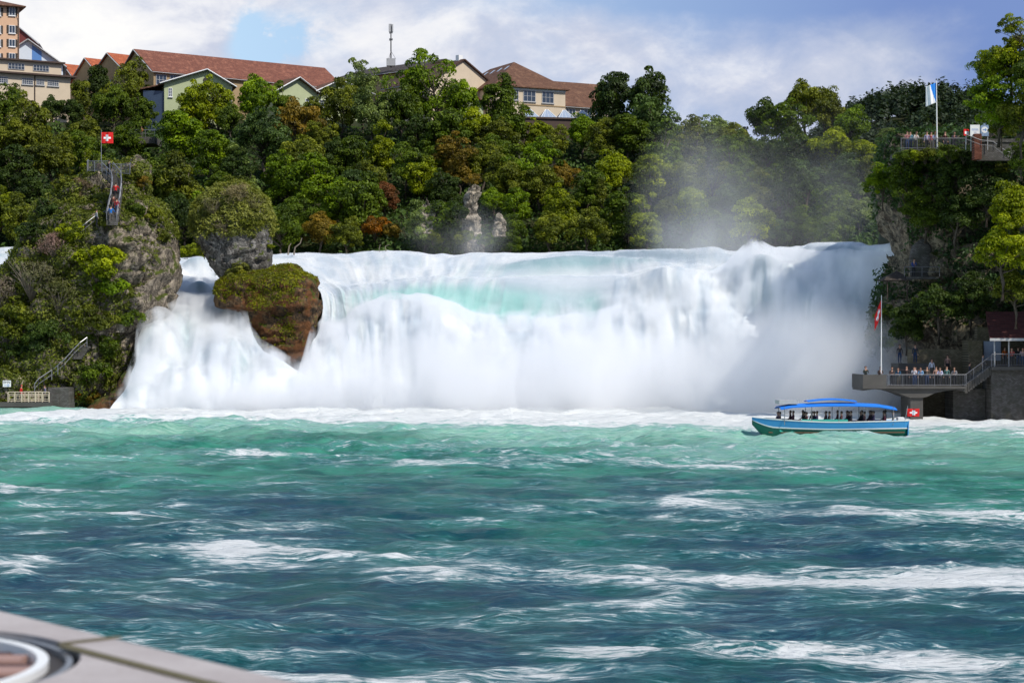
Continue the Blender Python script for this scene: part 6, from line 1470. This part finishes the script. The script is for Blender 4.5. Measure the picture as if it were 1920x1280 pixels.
# ------------------------------------------------------------------ boat
def build_boat():
    M['hullgreen'] = flat('green_hull_paint', (0.01, 0.13, 0.09), .3, .5, 0, .08); M['hullblue'] = flat('blue_hull_paint', (0.06, 0.30, 0.62), .3, .5, 0, .08); M['canvas'] = flat('blue_canvas', (0.02, 0.20, 0.72), .6, .3, 0, .08, 1.5)
    M['teal'] = flat('turquoise_bench', (0.03, 0.35, 0.27), .5, .4, 0, .1); M['deck'] = flat('brown_deck', (0.13, 0.08, 0.05), .7, .3)
    D = 148.0; root = empty('tour_boat', P(1410, 815, D), 0.05, 'blue and green open tour boat with a blue canopy full of passengers', 'boat'); L = 11.9
    def sect(x):       # half width, keel z, sheer z
        t = x / L; hw = 1.35 * (1 - max(0, 1 - t / .38) ** 2.2) * (1 - .18 * max(0, (t - .7) / .3) ** 2) + .03
        return hw, -.45 + 1.25 * max(0, 1 - t / .14) ** 1.6, 1.02 + .34 * max(0, 1 - t / .5) ** 1.5 + .10 * max(0, (t - .6) / .4)
    def shell(name, f0, f1, mat, off=0.0, n=40):
        V, Fq = [], []; K = 7
        for side in (-1, 1):
            b = len(V)
            for i in range(n + 1):
                x = L * i / n; hw, k, s = sect(x)
                for j in range(K):
                    f = f0 + (f1 - f0) * j / (K - 1); z = k + (s - k) * f; w = hw * (f ** .38 if f > 0 else 0) + off; V.append((x, side * w, z))
            for i in range(n):
                for j in range(K - 1): a = b + i * K + j; Fq.append((a, a + K, a + K + 1, a + 1))
        me = bpy.data.meshes.new(name); me.from_pydata(V, [], Fq); me.materials.append(mat); me.polygons.foreach_set('use_smooth', [True] * len(Fq)); bm = bmesh.new(); bm.from_mesh(me); bmesh.ops.remove_doubles(bm, verts=bm.verts, dist=.002); bmesh.ops.recalc_face_normals(bm, faces=bm.faces); bm.to_mesh(me); bm.free()
        o = link(name, me, root); m = o.modifiers.new('t', 'SOLIDIFY'); m.thickness = .05; m.offset = -1; return o
    shell('lower_hull', 0, .60, M['hullgreen']); shell('upper_hull', .605, .98, M['hullblue'], .006); shell('stripe', .59, .65, M['white'], .02); shell('gunwale', .97, 1.02, M['white'], .035)
    hw, k, s = sect(L); MB().prism([(L, -hw, s), (L, hw, s), (L, hw * .85, k + .5), (L, .05, k), (L, -hw * .85, k + .5)], (0, 0, 0), (.06, 0, 0)).build('transom', M['hullblue'], root)
    mb = MB()
    for i in range(12): x0, x1 = 1.2 + i * .87, 1.2 + (i + 1) * .87; w = min(sect(x0)[0], sect(x1)[0]) - .12; mb.box((x0, -w, .18), (x1 - .004, w, .26))
    mb.build('deck', M['deck'], root)
    mb = MB(); mb.box((3.6, -1.2, .70), (7.2, -.95, 1.22)); mb.build('side_locker', M['teal'], root, bevel=.04)
    for x in (2.0, 2.9, 3.8, 4.7, 5.6, 6.5, 7.4, 8.3, 9.2, 10.1): wb = min(.95, sect(x)[0] - .2); MB().box((x, -wb, .265), (x + .35, wb, .90)).build('bench', M['teal'], root)
    V, Fq = [], []; nx, ny = 40, 12
    for i in range(nx + 1):
        for j in range(ny + 1): x = 2.0 + 9.0 * i / nx; t = i / nx; y = -1.3 + 2.6 * j / ny; V.append((x, y, 2.32 + .16 * math.sin(t * math.pi) - .20 * (y / 1.3) ** 2 - .16 * max(0, t - .85) / .15 - .1 * max(0, .1 - t) / .1))
    for i in range(nx):
        for j in range(ny): a = i * (ny + 1) + j; Fq.append((a, a + ny + 1, a + ny + 2, a + 1))
    me = bpy.data.meshes.new('canopy'); me.from_pydata(V, [], Fq); me.materials.append(M['canvas']); o = link('canopy', me, root); o.modifiers.new('t', 'SOLIDIFY').thickness = .06
    V = [(4.2 + 3.8 * i / 20, -.8 + 1.6 * j / 6, 2.66 + .16 * math.sin(math.pi * i / 20) - .08 * ((j - 3) / 3) ** 2) for i in range(21) for j in range(7)]; Fq = [(i * 7 + j, (i + 1) * 7 + j, (i + 1) * 7 + j + 1, i * 7 + j + 1) for i in range(20) for j in range(6)]
    me = bpy.data.meshes.new('canopy'); me.from_pydata(V, [], Fq); me.materials.append(M['canvas']); o = link('upper_canopy', me, root); o.modifiers.new('t', 'SOLIDIFY').thickness = .05
    MB().box((1.95, -.9, 2.40), (3.4, .9, 2.68)).build('name_board', M['frame'], root)
    for x in (2.3, 4.4, 6.5, 8.6, 10.7):
        for y in (-1.2, 1.2): MB().tube([(x, y, .8), (x, y, 2.2)], .03, 6).build('canopy_post', M['steel'], root)
    MB().box((11.3, -.3, .5), (11.8, .3, 1.35)).build('engine_housing', M['white'], root, bevel=.05)
    MB().tube([(L, 0, .9), (L + .25, 0, 2.2)], .03, 6).build('flag_staff', M['steel'], root); c = link('stern_flag', flag_mesh(.95, .62, [M['red'], M['cross']], swiss, amp=.1), root, loc=(L + .22, 0, 2.0)); c.modifiers.new('t', 'SOLIDIFY').thickness = .01
    lab_p = ('one of the passengers in dark clothes on the bow half benches of the tour boat', 'one of the passengers in dark clothes on the stern half benches of the tour boat')
    rg = random.Random(4); mw = Matrix.Translation(root.location) @ Matrix.Rotation(0.05, 4, 'Z'); cols = [(0.05, 0.03, 0.04), (0.10, 0.03, 0.05), (0.03, 0.03, 0.04), (0.08, 0.05, 0.05), (0.05, 0.04, 0.09), (0.13, 0.05, 0.05)]
    for x in (2.0, 2.9, 3.8, 4.7, 5.6, 6.5, 7.4, 8.3, 9.2, 10.1):
        for y in ((-.75, -.15, .5) if x > 3 else (-.3, .3)):
            p = mw @ Vector((x + .18 + rg.uniform(-.12, .12), y, .04 + rg.uniform(0, .12))); o = person(0, 0, 0, 'sit', rg.choice(cols), lab_p[int(x > 7)], yaw=-math.pi / 2 + .05 + rg.uniform(-.3, .3), s=.98, group='passengers of the tour boat', loc=p)
    p = mw @ Vector((11.0, 0, .26)); person(0, 0, 0, 'stand', (.3, .3, .33), 'boatman in grey standing at the stern of the tour boat', yaw=-math.pi / 2, group='crew', s=.9, loc=p)


build_boat()


# ------------------------------------------------------------------ the near stone parapet
def build_parapet():
    def stone(q):
        o = q.new('ShaderNodeTexCoord').outputs['Object']; n = q.noise(o, 2.2, 7, .6); n2 = q.noise(o, 40, 3, .6)
        c = q.mix(q.rng(n, .3, .7), (0.36, 0.315, 0.30, 1), (0.46, 0.415, 0.395, 1)); c = q.mix(q.rng(n2, .55, .8), c, (0.30, 0.25, 0.22, 1)); return principled(q, c, .8, .3, normal=q.bump(n2, .2, .003))
    M['sandstone'] = material('pale_sandstone', stone); M['joint'] = flat('mossy_joint', (0.13, 0.115, 0.07), .95, .1, 0, .3, 20); M['bronze'] = flat('dark_bronze', (0.035, 0.02, 0.009), .5, .4, .3, .3, 4)
    zt = 6.2; f = lambda px, py: Vector(((px - 960) / (py - 640) * (EYE - zt), F * (EYE - zt) / (py - 640), 0))
    e0, e1 = f(0, 1145), f(560, 1280); ed = (e1 - e0).normalized(); nin = Vector((ed.y, -ed.x, 0)); nin = nin if nin.y < 0 else -nin    # into the wall top, towards the camera
    a, b = e0 - ed * 6, e1 + ed * 5; root = empty('stone_parapet', (e0.x, e0.y, zt), 0, 'broad pale sandstone wall top in the corner with a mossy joint', 'wall')
    o = Vector((e0.x, e0.y, 0)); cen = f(-362, 1248); R = 0.825
    # slab with a round recess: outer polygon bridged to a circle
    n = 96; bm = bmesh.new(); W = 2.0
    out = [a - o, b - o, b - o + nin * W, a - o + nin * W]
    # radial projection of the circle onto the slab outline
    c = cen - o; ring, rim = [], []
    for i in range(n):
        t = 2 * math.pi * i / n; d = Vector((math.cos(t), math.sin(t), 0)); best = 1e9
        for p, q in zip(out, out[1:] + out[:1]):
            s = q - p; den = d.x * s.y - d.y * s.x
            if abs(den) < 1e-9: continue
            k = ((p.x - c.x) * s.y - (p.y - c.y) * s.x) / den; m = ((p.x - c.x) * d.y - (p.y - c.y) * d.x) / den
            if k > 0 and -1e-6 <= m <= 1 + 1e-6: best = min(best, k)
        ring.append(c + d * R); rim.append(c + d * max(best, R + .01))
    mb = MB(); V = [(p.x, p.y, 0) for p in ring] + [(p.x, p.y, 0) for p in rim] + [(p.x, p.y, -.12) for p in ring] + [(p.x, p.y, -.55) for p in rim]; Fq = []
    for i in range(n): j = (i + 1) % n; Fq += [(i, j, n + j, n + i), (i, 2 * n + i, 2 * n + j, j), (n + i, n + j, 3 * n + j, 3 * n + i), (2 * n + i, 3 * n + i, 3 * n + j, 2 * n + j)]
    mb.add(V, Fq); mb.build('coping_slab', M['sandstone'], root)
    def strip(p, q, w, name):
        p, q = p - o, q - o; s = (q - p).normalized(); m = Vector((-s.y, s.x, 0)) * w / 2; mb = MB(); mb.prism([p + m + Vector((0, 0, .002)), q + m + Vector((0, 0, .002)), q - m + Vector((0, 0, .002)), p - m + Vector((0, 0, .002))], (0, 0, 0), (0, 0, .004)); mb.build(name, M['joint'], root)
    strip(f(118, 1212), f(420, 1290), .045, 'joint'); strip(f(110, 1208), f(226, 1195), .03, 'joint')
    MB().box((-.6, -3.2, -6.9), (6, 0.2, -6.8)) if False else None
    mb = MB(); p = [a - o + nin * .12, b - o + nin * .12, b - o + nin * (W - .1), a - o + nin * (W - .1)]; mb.prism([(v.x, v.y, -7.5) for v in p], (0, 0, 0), (0, 0, 6.94)); mb.build('wall_body', M['sandstone'], root)
    # the round plate let into it
    r = empty('round_plate', (cen.x, cen.y, zt), 0, 'round dark bronze plate with a pale ring let into the sandstone wall top', 'plate')
    def annul(name, r0, r1, z, mat, h=.03):
        mb = MB(); V = []; Fq = []; n = 80
        for i in range(n):
            t = 2 * math.pi * i / n; cx, sy = math.cos(t), math.sin(t); V += [(cx * r0, sy * r0, z), (cx * r1, sy * r1, z), (cx * r1, sy * r1, z - h), (cx * r0, sy * r0, z - h)]
        for i in range(n): a_, b_ = 4 * i, 4 * ((i + 1) % n); Fq += [(a_, a_ + 1, b_ + 1, b_), (a_ + 1, a_ + 2, b_ + 2, b_ + 1), (a_ + 3, a_, b_, b_ + 3), (a_ + 2, a_ + 3, b_ + 3, b_ + 2)]
        mb.add(V, Fq); return mb.build(name, mat, r, smooth=False)
    annul('base_plate', .002, .81, -.115, M['black']); annul('outer_ring', .780, .800, -.012, M['steel'], .1); annul('bronze_ring', .727, .779, -.03, M['bronze'], .08); annul('pale_ring', .690, .725, -.004, M['white'], .1)
    mb = MB(); MB_ = MB()
    for i in range(12):
        x0 = -.686 + i * .1143; w = math.sqrt(max(.0, .686 ** 2 - max(abs(x0), abs(x0 + .112)) ** 2)); (mb if i % 2 else MB_).box((-w, x0, -.1), (w, x0 + .112, -.02 - .01 * (i % 2)))
    mb.build('dark_slat', flat('dark_red_slats', (0.09, 0.05, 0.045), .7, .3), r); MB_.build('pale_slat', flat('pale_red_slats', (0.36, 0.22, 0.18), .7, .3), r)


build_parapet()
